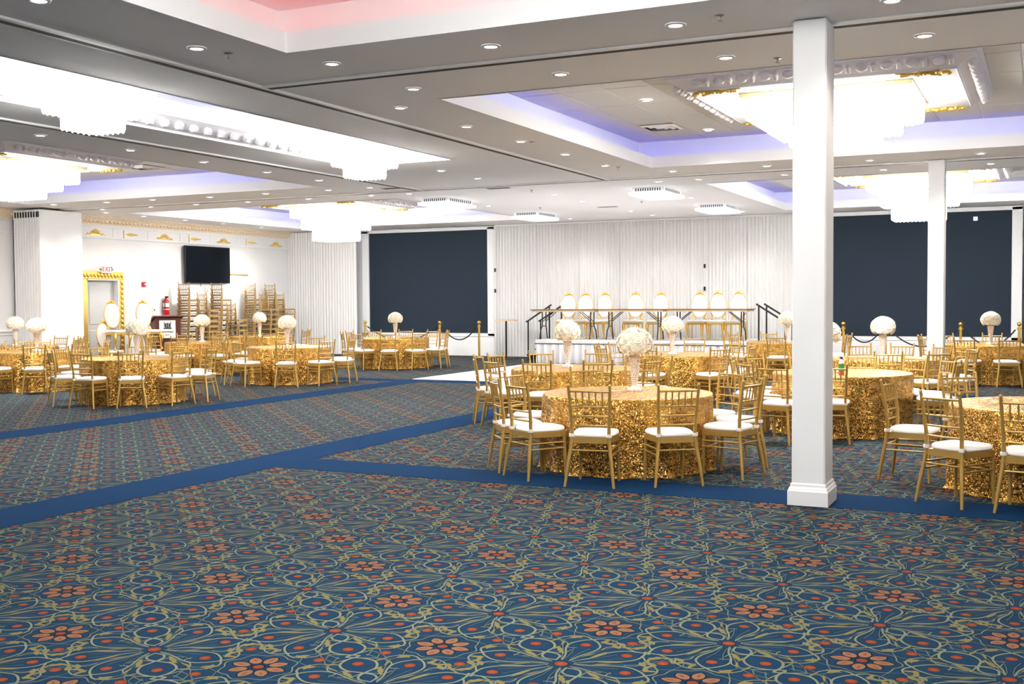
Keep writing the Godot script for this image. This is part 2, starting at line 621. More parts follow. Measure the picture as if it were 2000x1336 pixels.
func slab_with_holes(x0: float, x1: float, z0: float, z1: float, holes: Array, y0: float, y1: float) -> Mesh:
	var xs := [x0, x1]
	var zs := [z0, z1]
	for h in holes:
		xs.append(h[0]); xs.append(h[1]); zs.append(h[2]); zs.append(h[3])
	xs.sort()
	zs.sort()
	var st := mb()
	for i in xs.size() - 1:
		if xs[i + 1] - xs[i] < 0.001:
			continue
		for j in zs.size() - 1:
			if zs[j + 1] - zs[j] < 0.001:
				continue
			var cx: float = (xs[i] + xs[i + 1]) / 2
			var cz: float = (zs[j] + zs[j + 1]) / 2
			var inside := false
			for h in holes:
				if cx > h[0] and cx < h[1] and cz > h[2] and cz < h[3]:
					inside = true
			if inside:
				continue
			for y in [y0, y1]:
				quad(st, Vector3(xs[i], y, zs[j]), Vector3(xs[i + 1], y, zs[j]), Vector3(xs[i + 1], y, zs[j + 1]), Vector3(xs[i], y, zs[j + 1]), Vector3(0, -1 if y == y0 else 1, 0))
	for h in holes + [[x0, x1, z0, z1]]:
		rect_sweep(st, h[0], h[1], h[2], h[3], [Vector2(0, y0), Vector2(0, y1)], true)
	return st.commit()

func build_shell() -> void:
	# floor
	var st := mb()
	var n := Vector3.UP
	for v in [[XL - 0.2, ZF - 0.2], [XR + 0.2, ZF - 0.2], [XR + 0.2, ZB + 0.2], [XL - 0.2, ZF - 0.2], [XR + 0.2, ZB + 0.2], [XL - 0.2, ZB + 0.2]]:
		vtx(st, Vector3(v[0], 0, v[1]), n, Vector2((v[0] + 2.627) / 1.25, (v[1] + 5.298) / 1.234))
	bx(st, Vector3((XL + XR) / 2, -0.1005, (ZF + ZB) / 2), Vector3(XR - XL + 0.4, 0.199, ZB - ZF + 0.4))
	var fl := struct("floor", st.commit(), M.carpet)
	# navy strips let into the carpet under the partition tracks
	for r in [[-7.68, -7.02, -19.9, ZB], [-12.27, -11.61, -19.9, ZB], [-7.02, XR, -9.76, -9.1], [XL, XR, -20.42, -19.9]]:
		part(fl, "navy_strip", box_mesh(Vector3(r[1] - r[0], 0.006, r[3] - r[2])), M.navy, Vector3((r[0] + r[1]) / 2, 0.0, (r[2] + r[3]) / 2))
	# walls
	var h := 4.9
	struct("wall_left", box_mesh(Vector3(0.2, h, ZB - ZF + 0.4)), M.wall, Vector3(XL - 0.1, h / 2, (ZF + ZB) / 2))
	struct("wall_right", box_mesh(Vector3(0.2, h, ZB - ZF + 0.4)), M.wall, Vector3(XR + 0.1, h / 2, (ZF + ZB) / 2))
	struct("wall_front", box_mesh(Vector3(XR - XL, h, 0.2)), M.wall, Vector3((XL + XR) / 2, h / 2, ZF - 0.1))
	struct("wall_back", box_mesh(Vector3(XR - XL, h, 0.2)), M.wall, Vector3((XL + XR) / 2, h / 2, ZB + 0.1))
	# flat ceiling with openings
	var ce := struct("ceiling", slab_with_holes(XL, XR, ZF, ZB, trays, CEIL, CEIL + 0.05), M.ceiling)
	# upper slab closes everything
	struct("ceiling", box_mesh(Vector3(XR - XL + 0.4, 0.15, ZB - ZF + 0.4)), M.tile, Vector3((XL + XR) / 2, 4.78, (ZF + ZB) / 2))
	# partition tracks
	var tracks := [[-7.37, -19.5, -7.37, ZB], [-11.36, -19.5, -11.36, ZB], [-7.3, -9.4, XR, -9.4], [XL, -19.5, XR, -19.5]]
	for t in tracks:
		var a := Vector3(t[0], 0, t[1])
		var b := Vector3(t[2], 0, t[3])
		var len_v := (b - a).length()
		var along_x: bool = absf(t[2] - t[0]) > 0.1
		var rail := mb()
		bx(rail, Vector3(0, 0, 0.062), Vector3(len_v, 0.02, 0.06))
		bx(rail, Vector3(0, 0, -0.065), Vector3(len_v, 0.02, 0.02))
		var o := trim(rail.commit(), M.track, (a + b) / 2 + Vector3(0, CEIL - 0.012, 0))
		part(o, "slot", box_mesh(Vector3(len_v, 0.019, 0.087)), M.slot, Vector3(0, 0.0, -0.0115))
		if not along_x:
			o.rotation.y = PI / 2
	# trays
	for i in trays.size():
		build_tray(i)

func build_tray(i: int) -> void:
	var t: Array = trays[i]
	var x0: float = t[0]
	var x1: float = t[1]
	var z0: float = t[2]
	var z1: float = t[3]
	var top := 4.38
	var back := 0.32
	if i == 4:
		back = 0.22
	var st := mb()
	# fascia lip, ledge and the upper wall behind it
	rect_sweep(st, x0, x1, z0, z1, [Vector2(-0.012, CEIL - 0.006), Vector2(-0.012, CEIL + 0.18), Vector2(0.05, CEIL + 0.18), Vector2(0.05, CEIL + 0.06)], false)
	rect_sweep(st, x0, x1, z0, z1, [Vector2(0.02, CEIL - 0.006), Vector2(-0.012, CEIL - 0.006)], false)
	rect_sweep(st, x0, x1, z0, z1, [Vector2(0.05, CEIL + 0.06), Vector2(back, CEIL + 0.06)], false)
	rect_sweep(st, x0, x1, z0, z1, [Vector2(back, CEIL + 0.05), Vector2(back, top + 0.02)], false)
	# flip sweeps point away from the opening, so turn normals to face the opening
	var me := turned(st.commit(), Vector3((x0 + x1) / 2, 4.1, (z0 + z1) / 2))
	var tr := trim(me, M.fascia)
	# led strip lying on the ledge behind the lip
	var led := mb()
	var lm: Material = M.led_red if i == 5 else M.led_blue
	var e := 0.15
	for s in [[(x0 + x1) / 2, z0 - e, x1 - x0 + 2 * e, 0.02], [(x0 + x1) / 2, z1 + e, x1 - x0 + 2 * e, 0.02], [x0 - e, (z0 + z1) / 2, 0.02, z1 - z0 + 2 * e], [x1 + e, (z0 + z1) / 2, 0.02, z1 - z0 + 2 * e]]:
		bx(led, Vector3(s[0], CEIL + 0.072, s[1]), Vector3(s[2], 0.016, s[3]))
	part(tr, "led_strip_light", led.commit(), lm)
	# ceiling tiles above
	var tm := box_mesh(Vector3(0.597, 0.02, 1.207), 0.006)
	var big := box_mesh(Vector3(x1 - x0 + 2 * back, 0.02, z1 - z0 + 2 * back))
	var ce := struct("ceiling", big, M.track, Vector3((x0 + x1) / 2, top + 0.016, (z0 + z1) / 2))
	if i == 4 or i == 5:
		part(ce, "ceiling_panel", box_mesh(Vector3(x1 - x0 + 2 * back, 0.01, z1 - z0 + 2 * back)), M.fascia, Vector3(0, -0.016, 0))
		return
	var nx := int(ceil((x1 - x0 + 2 * back) / 0.61))
	var nz := int(ceil((z1 - z0 + 2 * back) / 1.22))
	for a in nx:
		for b in nz:
			var px: float = -((x1 - x0) / 2 + back) + 0.61 * (a + 0.5)
			var pz: float = -((z1 - z0) / 2 + back) + 1.22 * (b + 0.5)
			if px > (x1 - x0) / 2 + back - 0.1 or pz > (z1 - z0) / 2 + back - 0.1:
				continue
			var sx := 1.0
			var sz := 1.0
			var rx: float = (x1 - x0) / 2 + back
			var rz: float = (z1 - z0) / 2 + back
			if px + 0.3 > rx:
				var w := rx - (px - 0.3)
				sx = w / 0.6
				px = rx - w / 2
			if pz + 0.605 > rz:
				var w2 := rz - (pz - 0.605)
				sz = w2 / 1.21
				pz = rz - w2 / 2
			part(ce, "ceiling_tile", tm, M.tile, Vector3(px, -0.012 + rng.randf_range(-0.0015, 0.0015), pz), Vector3.ZERO, Vector3(sx, 1, sz))

# turn the normals of a mesh towards a point
func turned(m: ArrayMesh, c: Vector3) -> ArrayMesh:
	var arr := m.surface_get_arrays(0)
	var vs: PackedVector3Array = arr[Mesh.ARRAY_VERTEX]
	var ns: PackedVector3Array = arr[Mesh.ARRAY_NORMAL]
	var st := mb()
	var idx = arr[Mesh.ARRAY_INDEX]
	var cnt: int = vs.size() if idx == null else idx.size()
	for i in range(0, cnt, 3):
		var p := []
		for k in 3:
			p.append(i + k if idx == null else idx[i + k])
		var n: Vector3 = ns[p[0]]
		var mid: Vector3 = (vs[p[0]] + vs[p[1]] + vs[p[2]]) / 3.0
		var d := c - mid
		if absf(n.y) > 0.9:
			n = Vector3.DOWN if mid.y < CEIL else Vector3.UP
		elif absf(n.x) > absf(n.z):
			n = Vector3(signf(d.x), 0, 0)
		else:
			n = Vector3(0, 0, signf(d.z))
		tri(st, vs[p[0]], vs[p[1]], vs[p[2]], n, n, n)
	return st.commit()

# ------------------------------------------------------------------ lamps
func fringe(a: float, b: float, y0: float, y1: float, pitch: float) -> Mesh:
	# hanging rods round a rectangle with rounded corners, closed by a glowing tray underneath
	var st := mb()
	var rc := 0.16 * minf(a, b)
	var pts := []
	var corners := [Vector2(a / 2 - rc, b / 2 - rc), Vector2(-a / 2 + rc, b / 2 - rc), Vector2(-a / 2 + rc, -b / 2 + rc), Vector2(a / 2 - rc, -b / 2 + rc)]
	for q in 4:
		for k in 7:
			var an: float = PI / 2 * q + PI / 2 * k / 6.0
			pts.append(corners[q] + Vector2(cos(an), sin(an)) * rc)
	# resample evenly
	var ring := []
	var total := 0.0
	for i in pts.size():
		total += (pts[(i + 1) % pts.size()] - pts[i]).length()
	var cnt := int(round(total / pitch))
	var step := total / cnt
	var acc := 0.0
	var next_d := 0.0
	for i in pts.size():
		var p: Vector2 = pts[i]
		var q2: Vector2 = pts[(i + 1) % pts.size()]
		var l := (q2 - p).length()
		while next_d < acc + l and ring.size() < cnt:
			ring.append(p.lerp(q2, (next_d - acc) / l))
			next_d += step
		acc += l
	for i in ring.size():
		var c: Vector2 = ring[i]
		var drop := 0.012 * (i % 2)
		tube(st, [Vector3(c.x, y1, c.y), Vector3(c.x, y0 + 0.02 - drop, c.y), Vector3(c.x, y0 - 0.008 - drop, c.y)], [pitch * 0.52, pitch * 0.52, pitch * 0.2], 6, false)
	# inner floor
	for i in ring.size():
		var p3: Vector2 = ring[i]
		var p4: Vector2 = ring[(i + 1) % ring.size()]
		tri(st, Vector3(0, y0 + 0.02, 0), Vector3(p3.x, y0 + 0.02, p3.y), Vector3(p4.x, y0 + 0.02, p4.y), Vector3.DOWN, Vector3.DOWN, Vector3.DOWN)
	return st.commit()

func chandelier(at: Vector3, sizes: Array, ys: Array, top: float, label: String, medal: bool, down := 4.2) -> void:
	var t := thing("crystal_chandelier", label, "chandelier", Vector3(at.x, 0, at.z), 0.0, "crystal chandeliers")
	var fr := mb()
	var s0: Vector2 = sizes[0]
	var prof := [Vector2(0, top - 0.07), Vector2(0.025, top - 0.07), Vector2(0.025, top), Vector2(0, top)]
	rect_sweep(fr, -s0.x / 2, s0.x / 2, -s0.y / 2, s0.y / 2, prof)
	bx(fr, Vector3(0, top - 0.02, 0), Vector3(s0.x, 0.03, s0.y))
	part(t, "gold_frame", fr.commit(), M.palegold)
	for k in 3:
		var y1: float = top - 0.06 if k == 0 else ys[k - 1] + 0.04
		part(t, "crystal_tier_light", fringe(sizes[k].x, sizes[k].y, ys[k], y1, 0.045 if k == 0 else 0.04), M.chandelier)
	# the light it gives: just below each glowing tray
	var al := AreaLight3D.new()
	al.name = "chandelier_glow"
	al.area_size = Vector2(sizes[1].x, sizes[1].y)
	al.light_energy = down if medal else 2.5
	al.light_color = Color(1.0, 0.985, 0.96)
	al.area_range = 40.0
	al.shadow_enabled = true
	t.add_child(al)
	al.position = Vector3(0, ys[2] - 0.04, 0)
	al.rotation.x = -PI / 2

func medallion(cx: float, cz: float, sx: float, sz: float, label: String) -> void:
	var top := 4.37
	var t := thing("ceiling_medallion", label, "moulding", Vector3(cx, 0, cz), 0.0, "plaster ceiling frames")
	var st := mb()
	var hx := sx / 2
	var hz := sz / 2
	# crown: wide at the top, stepping in to the panel
	var prof := [Vector2(-0.28, top - 0.19), Vector2(-0.26, top - 0.2), Vector2(-0.24, top - 0.17), Vector2(-0.2, top - 0.15), Vector2(-0.12, top - 0.11), Vector2(-0.05, top - 0.07), Vector2(-0.05, top - 0.045), Vector2(-0.02, top - 0.04), Vector2(-0.02, top - 0.02), Vector2(0.0, top - 0.015), Vector2(0.0, top)]
	rect_sweep(st, -hx, hx, -hz, hz, prof)
	part(t, "crown_frame", st.commit(), M.plaster)
	part(t, "panel", box_mesh(Vector3(sx - 0.5, 0.02, sz - 0.5)), M.white, Vector3(0, top - 0.185, 0))
	# egg shaped blocks along each side
	var eg := mb()
	blob(eg, Vector3(0, -0.01, 0), Vector3(0.075, 0.06, 0.052), Basis.IDENTITY, 5, 8)
	cbx(eg, Vector3(0.125, 0.0, 0.0), Vector3(0.05, 0.12, 0.1), 0.012)
	var em := eg.commit()
	var nx := int((sx - 0.5) / 0.27)
	var nz := int((sz - 0.5) / 0.27)
	for k in nx:
		var x := (k - (nx - 1) / 2.0) * 0.27
		part(t, "egg_block", em, M.plaster, Vector3(x, top - 0.115, hz - 0.11), Vector3(-0.7, 0, 0))
		part(t, "egg_block", em, M.plaster, Vector3(x, top - 0.115, -hz + 0.11), Vector3(0.7, 0, 0))
	for k in nz:
		var z := (k - (nz - 1) / 2.0) * 0.27
		part(t, "egg_block", em, M.plaster, Vector3(hx - 0.11, top - 0.115, z), Vector3(-0.7, PI / 2, 0))
		part(t, "egg_block", em, M.plaster, Vector3(-hx + 0.11, top - 0.115, z), Vector3(0.7, PI / 2, 0))
	# gilded corner sprays
	var og := spray_mesh()
	for s in [[1, 1], [1, -1], [-1, 1], [-1, -1]]:
		part(t, "gilt_corner", og, M.leafgold, Vector3(s[0] * (hx - 0.32), top - 0.2, s[1] * (hz - 0.3)), Vector3.ZERO, Vector3(-s[0], 1, s[1]))

func spray_mesh() -> Mesh:
	var st := mb()
	var r := RandomNumberGenerator.new()
	r.seed = 4
	for k in 26:
		var f := k / 25.0
		var s := 0.04 * (1.0 - 0.55 * f)
		blob(st, Vector3(0.02 + f * 0.5, -0.012 - r.randf() * 0.02, r.randf_range(-0.075, 0.075) * (1.15 - f)), Vector3(s * 1.1, 0.02, s * 0.6), Basis(Vector3.UP, r.randf_range(-1.4, 1.4)), 4, 6)
	tube(st, [Vector3(0.1, 0, 0), Vector3(0.35, -0.012, 0.01), Vector3(0.58, 0, 0)], [0.018, 0.014, 0.008], 6)
	return st.commit()

func downlight(p: Vector3) -> void:
	var t := thing("recessed_downlight", "small round recessed downlight glowing in the flat white ceiling", "downlight", p, 0.0, "recessed downlights in the flat ceiling")
	part(t, "trim_ring", chair_mesh.ring, M.white)
	part(t, "lens_light", chair_mesh.lens, M.downlight)
	var sp := SpotLight3D.new()
	sp.name = "downlight_beam"
	sp.light_energy = 0.6
	sp.light_color = Color(1.0, 0.95, 0.88)
	sp.spot_range = 30.0
	sp.spot_attenuation = 2.0
	sp.spot_angle = 60.0
	sp.spot_angle_attenuation = 0.6
	sp.light_size = 0.05
	sp.shadow_enabled = true
	t.add_child(sp)
	sp.position = Vector3(0, -0.03, 0)
	sp.rotation.x = -PI / 2

# ------------------------------------------------------------------ chairs
func ringed(pts: Array, r: Array, rings: Array) -> Mesh:
	# tube with bamboo rings at fractions along its length
	var st := mb()
	var cv := Curve3D.new()
	var n := pts.size()
	for i in n:
		var a: Vector3 = pts[maxi(i - 1, 0)]
		var b: Vector3 = pts[mini(i + 1, n - 1)]
		var t := (b - a) / 6.0
		cv.add_point(pts[i], -t, t)
	var L := cv.get_baked_length()
	var stops := []
	for k in 9:
		stops.append([k / 8.0, 0.0])
	for f in rings:
		for d in [[-0.006, 0.0], [-0.003, 0.0022], [0.003, 0.0022], [0.006, 0.0]]:
			stops.append([f + d[0] / L, d[1]])
	stops.sort_custom(func(a, b): return a[0] < b[0])
	var ps := []
	var rs := []
	for s in stops:
		ps.append(cv.sample_baked(s[0] * L))
		var ff: float = s[0] * (r.size() - 1)
		var i0 := mini(int(ff), r.size() - 2)
		rs.append(lerpf(r[i0], r[i0 + 1], ff - i0) + s[1])
	tube(st, ps, rs, 7)
	return st.commit()

func cushion_mesh() -> Mesh:
	var st := mb()
	var seg := 24
	var rings := []
	for lv in [[0.90, 0.0], [1.0, 0.012], [1.0, 0.03], [0.93, 0.044], [0.6, 0.052], [0.0, 0.055]]:
		var ring := []
		for k in seg:
			var a := TAU * k / seg
			var cx := signf(cos(a)) * pow(absf(cos(a)), 0.55)
			var cz := signf(sin(a)) * pow(absf(sin(a)), 0.55)
			var w := lerpf(0.178, 0.212, (cz + 1) / 2)
			ring.append(Vector3(cx * w * lv[0], lv[1], 0.01 + cz * 0.205 * lv[0]))
		rings.append(ring)
	for i in rings.size() - 1:
		for k in seg:
			var k2 := (k + 1) % seg
			var a: Vector3 = rings[i][k]
			var b: Vector3 = rings[i + 1][k]
			var c: Vector3 = rings[i + 1][k2]
			var d: Vector3 = rings[i][k2]
			var f := i / 4.0
			var na := (Vector3(a.x, 0, a.z - 0.01).normalized() * (1 - f) + Vector3.UP * (f + 0.02)).normalized()
			var nd := (Vector3(d.x, 0, d.z - 0.01).normalized() * (1 - f) + Vector3.UP * (f + 0.02)).normalized()
			var f2 := minf(1.0, (i + 1) / 4.0)
			var nb := (Vector3(b.x, 0, b.z - 0.01).normalized() * (1 - f2) + Vector3.UP * (f2 + 0.02)).normalized()
			var nc := (Vector3(c.x, 0, c.z - 0.01).normalized() * (1 - f2) + Vector3.UP * (f2 + 0.02)).normalized()
			quad_n(st, a, b, c, d, na, nb, nc, nd)
	return st.commit()

func make_chair_meshes() -> void:
	var post := [Vector3(0.222, 0, -0.255), Vector3(0.194, 0.23, -0.223), Vector3(0.168, 0.44, -0.192), Vector3(0.176, 0.66, -0.205), Vector3(0.188, 0.9, -0.245)]
	var post_l := []
	for p in post:
		post_l.append(Vector3(-p.x, p.y, p.z))
	var pr := [0.0125, 0.017, 0.0175, 0.015, 0.013]
	var rg := [0.14, 0.17, 0.33, 0.36, 0.60, 0.70, 0.80, 0.94]
	for s in [["post_r", post], ["post_l", post_l]]:
		chair_mesh[s[0]] = ringed(s[1], pr, rg)
	chair_mesh.finial = blob_mesh(Vector3(0.014, 0.017, 0.014), 5, 7)
	chair_mesh.leg = ringed([Vector3(0, 0, 0.012), Vector3(0, 0.22, 0.004), Vector3(0, 0.43, 0)], [0.0125, 0.0155, 0.0165], [0.3, 0.36, 0.7, 0.76])
	# seat frame: trapezoid apron with rounded front corners
	var poly := PackedVector2Array([Vector2(-0.165, -0.2), Vector2(0.165, -0.2), Vector2(0.195, 0.12), Vector2(0.19, 0.17), Vector2(0.165, 0.2), Vector2(0.1, 0.207), Vector2(-0.1, 0.207), Vector2(-0.165, 0.2), Vector2(-0.19, 0.17), Vector2(-0.195, 0.12)])
	chair_mesh.seat = prism_mesh(poly, -0.052, 0.0)
	chair_mesh.cushion = cushion_mesh()
	chair_mesh.tie = lathe_mesh([Vector2(0.0, -0.014), Vector2(0.026, -0.014), Vector2(0.028, 0.0), Vector2(0.026, 0.014), Vector2(0.0, 0.014)], 8)
	var rail := func(w: float, bow: float, r: float) -> Mesh:
		var ps := []
		for k in 7:
			var f := k / 6.0 * 2 - 1
			ps.append(Vector3(f * w, 0, -bow * (1 - f * f)))
		return tube_mesh(ps, r, 6)
	chair_mesh.rail = rail.call(0.182, 0.018, 0.0105)
	chair_mesh.rail_low = rail.call(0.172, 0.016, 0.009)
	var sp := mb()
	tube(sp, [Vector3(0, 0, 0), Vector3(0, 0.035, 0), Vector3(0, 0.07, 0), Vector3(0, 0.105, 0), Vector3(0, 0.14, 0)], [0.006, 0.0085, 0.0072, 0.0085, 0.006], 5, false)
	chair_mesh.spindle = sp.commit()
	chair_mesh.bar_back = tube_mesh([Vector3(-0.178, 0, 0), Vector3(0.178, 0, 0)], 0.0085, 6)
	chair_mesh.bar_front = tube_mesh([Vector3(-0.182, 0, 0), Vector3(0.182, 0, 0)], 0.0085, 6)
	chair_mesh.bar_side = tube_mesh([Vector3(0, 0, -0.2), Vector3(0.004, 0, 0.19)], 0.0085, 6)

func make_chair(at: Vector3, turn: float, label: String, group: String, m: Material, cushioned := true) -> Node3D:
	var t := thing("chiavari_chair", label, "chair", at, turn, group)
	var pr := part(t, "back_post", chair_mesh.post_r, m)
	part(pr, "finial", chair_mesh.finial, m, Vector3(0.188, 0.908, -0.246))
	var pl := part(t, "back_post", chair_mesh.post_l, m)
	part(pl, "finial", chair_mesh.finial, m, Vector3(-0.188, 0.908, -0.246))
	part(t, "leg", chair_mesh.leg, m, Vector3(0.182, 0, 0.175), Vector3(0, 0, 0.02))
	part(t, "leg", chair_mesh.leg, m, Vector3(-0.182, 0, 0.175), Vector3(0, 0, -0.02))
	part(t, "seat_frame", chair_mesh.seat, m, Vector3(0, 0.388, 0), Vector3(PI / 2, 0, 0))
	part(t, "top_rail", chair_mesh.rail, m, Vector3(0, 0.858, -0.237))
	for r in [[0.72, -0.214], [0.635, -0.203], [0.55, -0.197]]:
		part(t, "back_rail", chair_mesh.rail_low, m, Vector3(0, r[0], r[1]))
	for k in 5:
		var x := (k - 2) * 0.06
		part(t, "spindle", chair_mesh.spindle, m, Vector3(x, 0.72, -0.23), Vector3(-0.16, 0, 0))
	part(t, "stretcher", chair_mesh.bar_back, m, Vector3(0, 0.325, -0.204))
	part(t, "stretcher", chair_mesh.bar_front, m, Vector3(0, 0.27, 0.18))
	for s in [-1.0, 1.0]:
		part(t, "stretcher", chair_mesh.bar_side, m, Vector3(0.181 * s, 0.335, 0))
		part(t, "stretcher", chair_mesh.bar_side, m, Vector3(0.184 * s, 0.28, 0))
	if cushioned:
		var c := part(t, "cushion", chair_mesh.cushion, M.cushion, Vector3(0, 0.441, 0))
		for s in [-1.0, 1.0]:
			part(c, "tie", chair_mesh.tie, M.cushion, Vector3(0.17 * s, 0.018, -0.193))
	return t

var chair0: Node3D
func place_chair(at: Vector3, turn: float, label: String, group: String) -> void:
	if chair0 == null:
		chair0 = make_chair(at, turn, label, group, M.chair)
	else:
		copy_of(chair0, "chiavari_chair", at, turn, label, group)

# ------------------------------------------------------------------ tables
func cloth_mesh(seed_v: int) -> Mesh:
	var st := mb()
	var r := RandomNumberGenerator.new()
	r.seed = seed_v
	var segs := 240
	var R := 0.85
	var H := 0.742
	var ph := [r.randf() * TAU, r.randf() * TAU, r.randf() * TAU, r.randf() * TAU]
	var fn := FastNoiseLite.new()
	fn.seed = seed_v
	fn.frequency = 5.0
	var levels := [[0.0, H], [0.3, H], [0.6, H], [0.8, H], [R - 0.012, H], [R - 0.002, H - 0.008]]
	var rows := 26
	for k in rows:
		levels.append([R + 0.004, H - 0.02 - (H - 0.02) * (k + 1) / float(rows)])
	var grid := []
	for i in levels.size():
		var ring := []
		for k in segs:
			var a := TAU * k / segs
			var rad: float = levels[i][0]
			var y: float = levels[i][1]
			if i >= 6:
				var d := (H - y) / H
				var fold := 0.55 * sin(13 * a + ph[0] + 1.3 * sin(3 * a + ph[1])) + 0.3 * sin(23 * a + ph[2]) + 0.2 * sin(7 * a + ph[3])
				rad += pow(d, 0.75) * (-0.014 + 0.054 * fold)
				rad += 0.006 * fn.get_noise_3d(cos(a) * 3, y * 2.2, sin(a) * 3) * minf(1.0, d * 6)
				if d > 0.95:
					rad += (d - 0.95) * (0.2 + 0.15 * fold)
				y = maxf(y, 0.004)
			ring.append(Vector3(cos(a) * rad, y, sin(a) * rad))
		grid.append(ring)
	# normals from neighbours
	for i in grid.size() - 1:
		for k in segs:
			var k2 := (k + 1) % segs
			var ps: Array[Vector3] = [grid[i][k], grid[i + 1][k], grid[i + 1][k2], grid[i][k2]]
			if i == 0:
				tri(st, ps[0], ps[1], ps[2], Vector3.UP, Vector3.UP, Vector3.UP)
				continue
			var ns: Array[Vector3] = []
			for q in [[i, k], [i + 1, k], [i + 1, k2], [i, k2]]:
				var ii: int = q[0]
				var kk: int = q[1]
				if ii <= 4:
					ns.append(Vector3.UP)
				else:
					var up: Vector3 = grid[ii - 1][kk]
					var dn: Vector3 = grid[mini(ii + 1, grid.size() - 1)][kk]
					var lf: Vector3 = grid[ii][(kk - 1 + segs) % segs]
					var rt: Vector3 = grid[ii][(kk + 1) % segs]
					var nn := (up - dn).cross(rt - lf).normalized()
					if nn.dot(grid[ii][kk] - Vector3(0, 0.3, 0)) < 0:
						nn = -nn
					ns.append(nn)
			quad_n(st, ps[0], ps[1], ps[2], ps[3], ns[0], ns[1], ns[2], ns[3])
	return st.commit()

func rose_mesh() -> Mesh:
	var st := mb()
	var r := RandomNumberGenerator.new()
	r.seed = 12
	# rings of cupped petals round a closed bud; axis +y
	blob(st, Vector3(0, 0.008, 0), Vector3(0.012, 0.016, 0.012), Basis.IDENTITY, 4, 6)
	for ring in [[0.012, 4, 0.25, 0.020], [0.022, 5, 0.6, 0.025], [0.033, 6, 1.05, 0.028]]:
		for k in ring[1]:
			var a: float = TAU * (k + r.randf_range(-0.15, 0.15)) / ring[1] + ring[0] * 40
			var d := Vector3(cos(a), 0, sin(a))
			var side := Vector3(-sin(a), 0, cos(a))
			var lean: float = ring[2]
			var up := (Vector3.UP * cos(lean) + d * sin(lean)).normalized()
			var nrm := (d * cos(lean) - Vector3.UP * sin(lean)).normalized()
			var c: Vector3 = d * ring[0] * 0.55 + Vector3(0, -0.004 - ring[0] * 0.25, 0)
			var w: float = ring[3]
			var g := []
			for j in 4:
				var row := []
				var f := j / 3.0
				for i in 4:
					var s := (i / 3.0 * 2 - 1)
					row.append(c + up * f * w * 1.5 * (1 - 0.18 * s * s * f) + side * s * w * (0.55 + 0.45 * sin(f * 2.2)) - nrm * s * s * w * 0.35 + nrm * f * f * w * 0.45)
				g.append(row)
			for j in 3:
				for i in 3:
					var nn: Vector3 = (g[j + 1][i] - g[j][i]).cross(g[j][i + 1] - g[j][i]).normalized()
					if nn.dot(nrm) < 0:
						nn = -nn
					quad(st, g[j][i], g[j + 1][i], g[j + 1][i + 1], g[j][i + 1], nn)
	return st.commit()

var vase0: Node3D
var bouquet0: Node3D
func centrepiece(at: Vector3, where: String, k: int) -> void:
	var lv := "tall flared crystal beaded vase on the table %s" % where
	var lb := "ball of creamy white roses on the table %s" % where
	var turn := k * 0.7
	if vase0 == null:
		vase0 = thing("crystal_vase", lv, "vase", at, turn, "beaded crystal vases")
		var prof := [Vector2(0, 0), Vector2(0.078, 0), Vector2(0.08, 0.008), Vector2(0.06, 0.022), Vector2(0.03, 0.04), Vector2(0.024, 0.055)]
		part(vase0, "foot", lathe_mesh(prof, 20), M.crystal)
		part(vase0, "stem", lathe_mesh([Vector2(0.02, 0.05), Vector2(0.025, 0.12), Vector2(0.034, 0.2), Vector2(0.045, 0.29), Vector2(0.056, 0.362), Vector2(0.053, 0.362), Vector2(0.0, 0.35)], 16), M.vasecore)
		var bd := mb()
		for row in 15:
			var y := 0.06 + row * 0.02
			var rad := 0.024 + pow((y - 0.05) / 0.31, 1.1) * 0.036
			var cnt := 8 + int(row * 0.45)
			for c in cnt:
				var a := TAU * (c + 0.5 * (row % 2)) / cnt
				blob(bd, Vector3(cos(a) * rad, y, sin(a) * rad), Vector3(0.0085, 0.0085, 0.0085), Basis.IDENTITY, 3, 5)
		for c in 10:
			var a2 := TAU * c / 10
			blob(bd, Vector3(cos(a2) * 0.066, 0.018, sin(a2) * 0.066), Vector3(0.017, 0.013, 0.017), Basis.IDENTITY, 3, 5)
		var bo := part(vase0, "crystal_beads", bd.commit(), M.crystal)
		bo.set_meta("kind", "stuff")
		bouquet0 = thing("rose_bouquet", lb, "flowers", at + Vector3(0, 0.372, 0), turn, "white rose bouquets")
		var rm := rose_mesh()
		var r := RandomNumberGenerator.new()
		r.seed = 31
		var core := mb()
		blob(core, Vector3(0, 0.115, 0), Vector3(0.135, 0.115, 0.135), Basis.IDENTITY, 8, 12)
		part(bouquet0, "foam_core", core.commit(), M.petal)
		var n := 54
		for i in n:
			var f := (i + 0.5) / n
			var yy := 1.0 - f * 1.45
			var ra := sqrt(maxf(0, 1 - yy * yy))
			var a3 := i * 2.39996
			var d := Vector3(cos(a3) * ra, yy, sin(a3) * ra)
			var pos := Vector3(0, 0.11, 0) + Vector3(d.x * 0.165, d.y * 0.145, d.z * 0.165)
			var nn := Vector3(d.x / 0.165, d.y / 0.145, d.z / 0.165).normalized()
			var bas := Basis(Quaternion(Vector3.UP, nn)) * Basis(Vector3.UP, r.randf() * TAU)
			var o := part(bouquet0, "rose", rm, M.petal, pos)
			o.basis = bas.scaled(Vector3.ONE * r.randf_range(0.95, 1.25))
		var lf := mb()
		for i in 5:
			var a4 := TAU * i / 5 + 0.3
			blob(lf, Vector3(cos(a4) * 0.13, 0.02, sin(a4) * 0.13), Vector3(0.03, 0.006, 0.014), Basis(Vector3.UP, -a4), 4, 6)
		part(bouquet0, "leaves", lf.commit(), M.leafgreen)
	else:
		copy_of(vase0, "crystal_vase", at, turn, lv)
		copy_of(bouquet0, "rose_bouquet", at + Vector3(0, 0.372, 0), turn, lb)

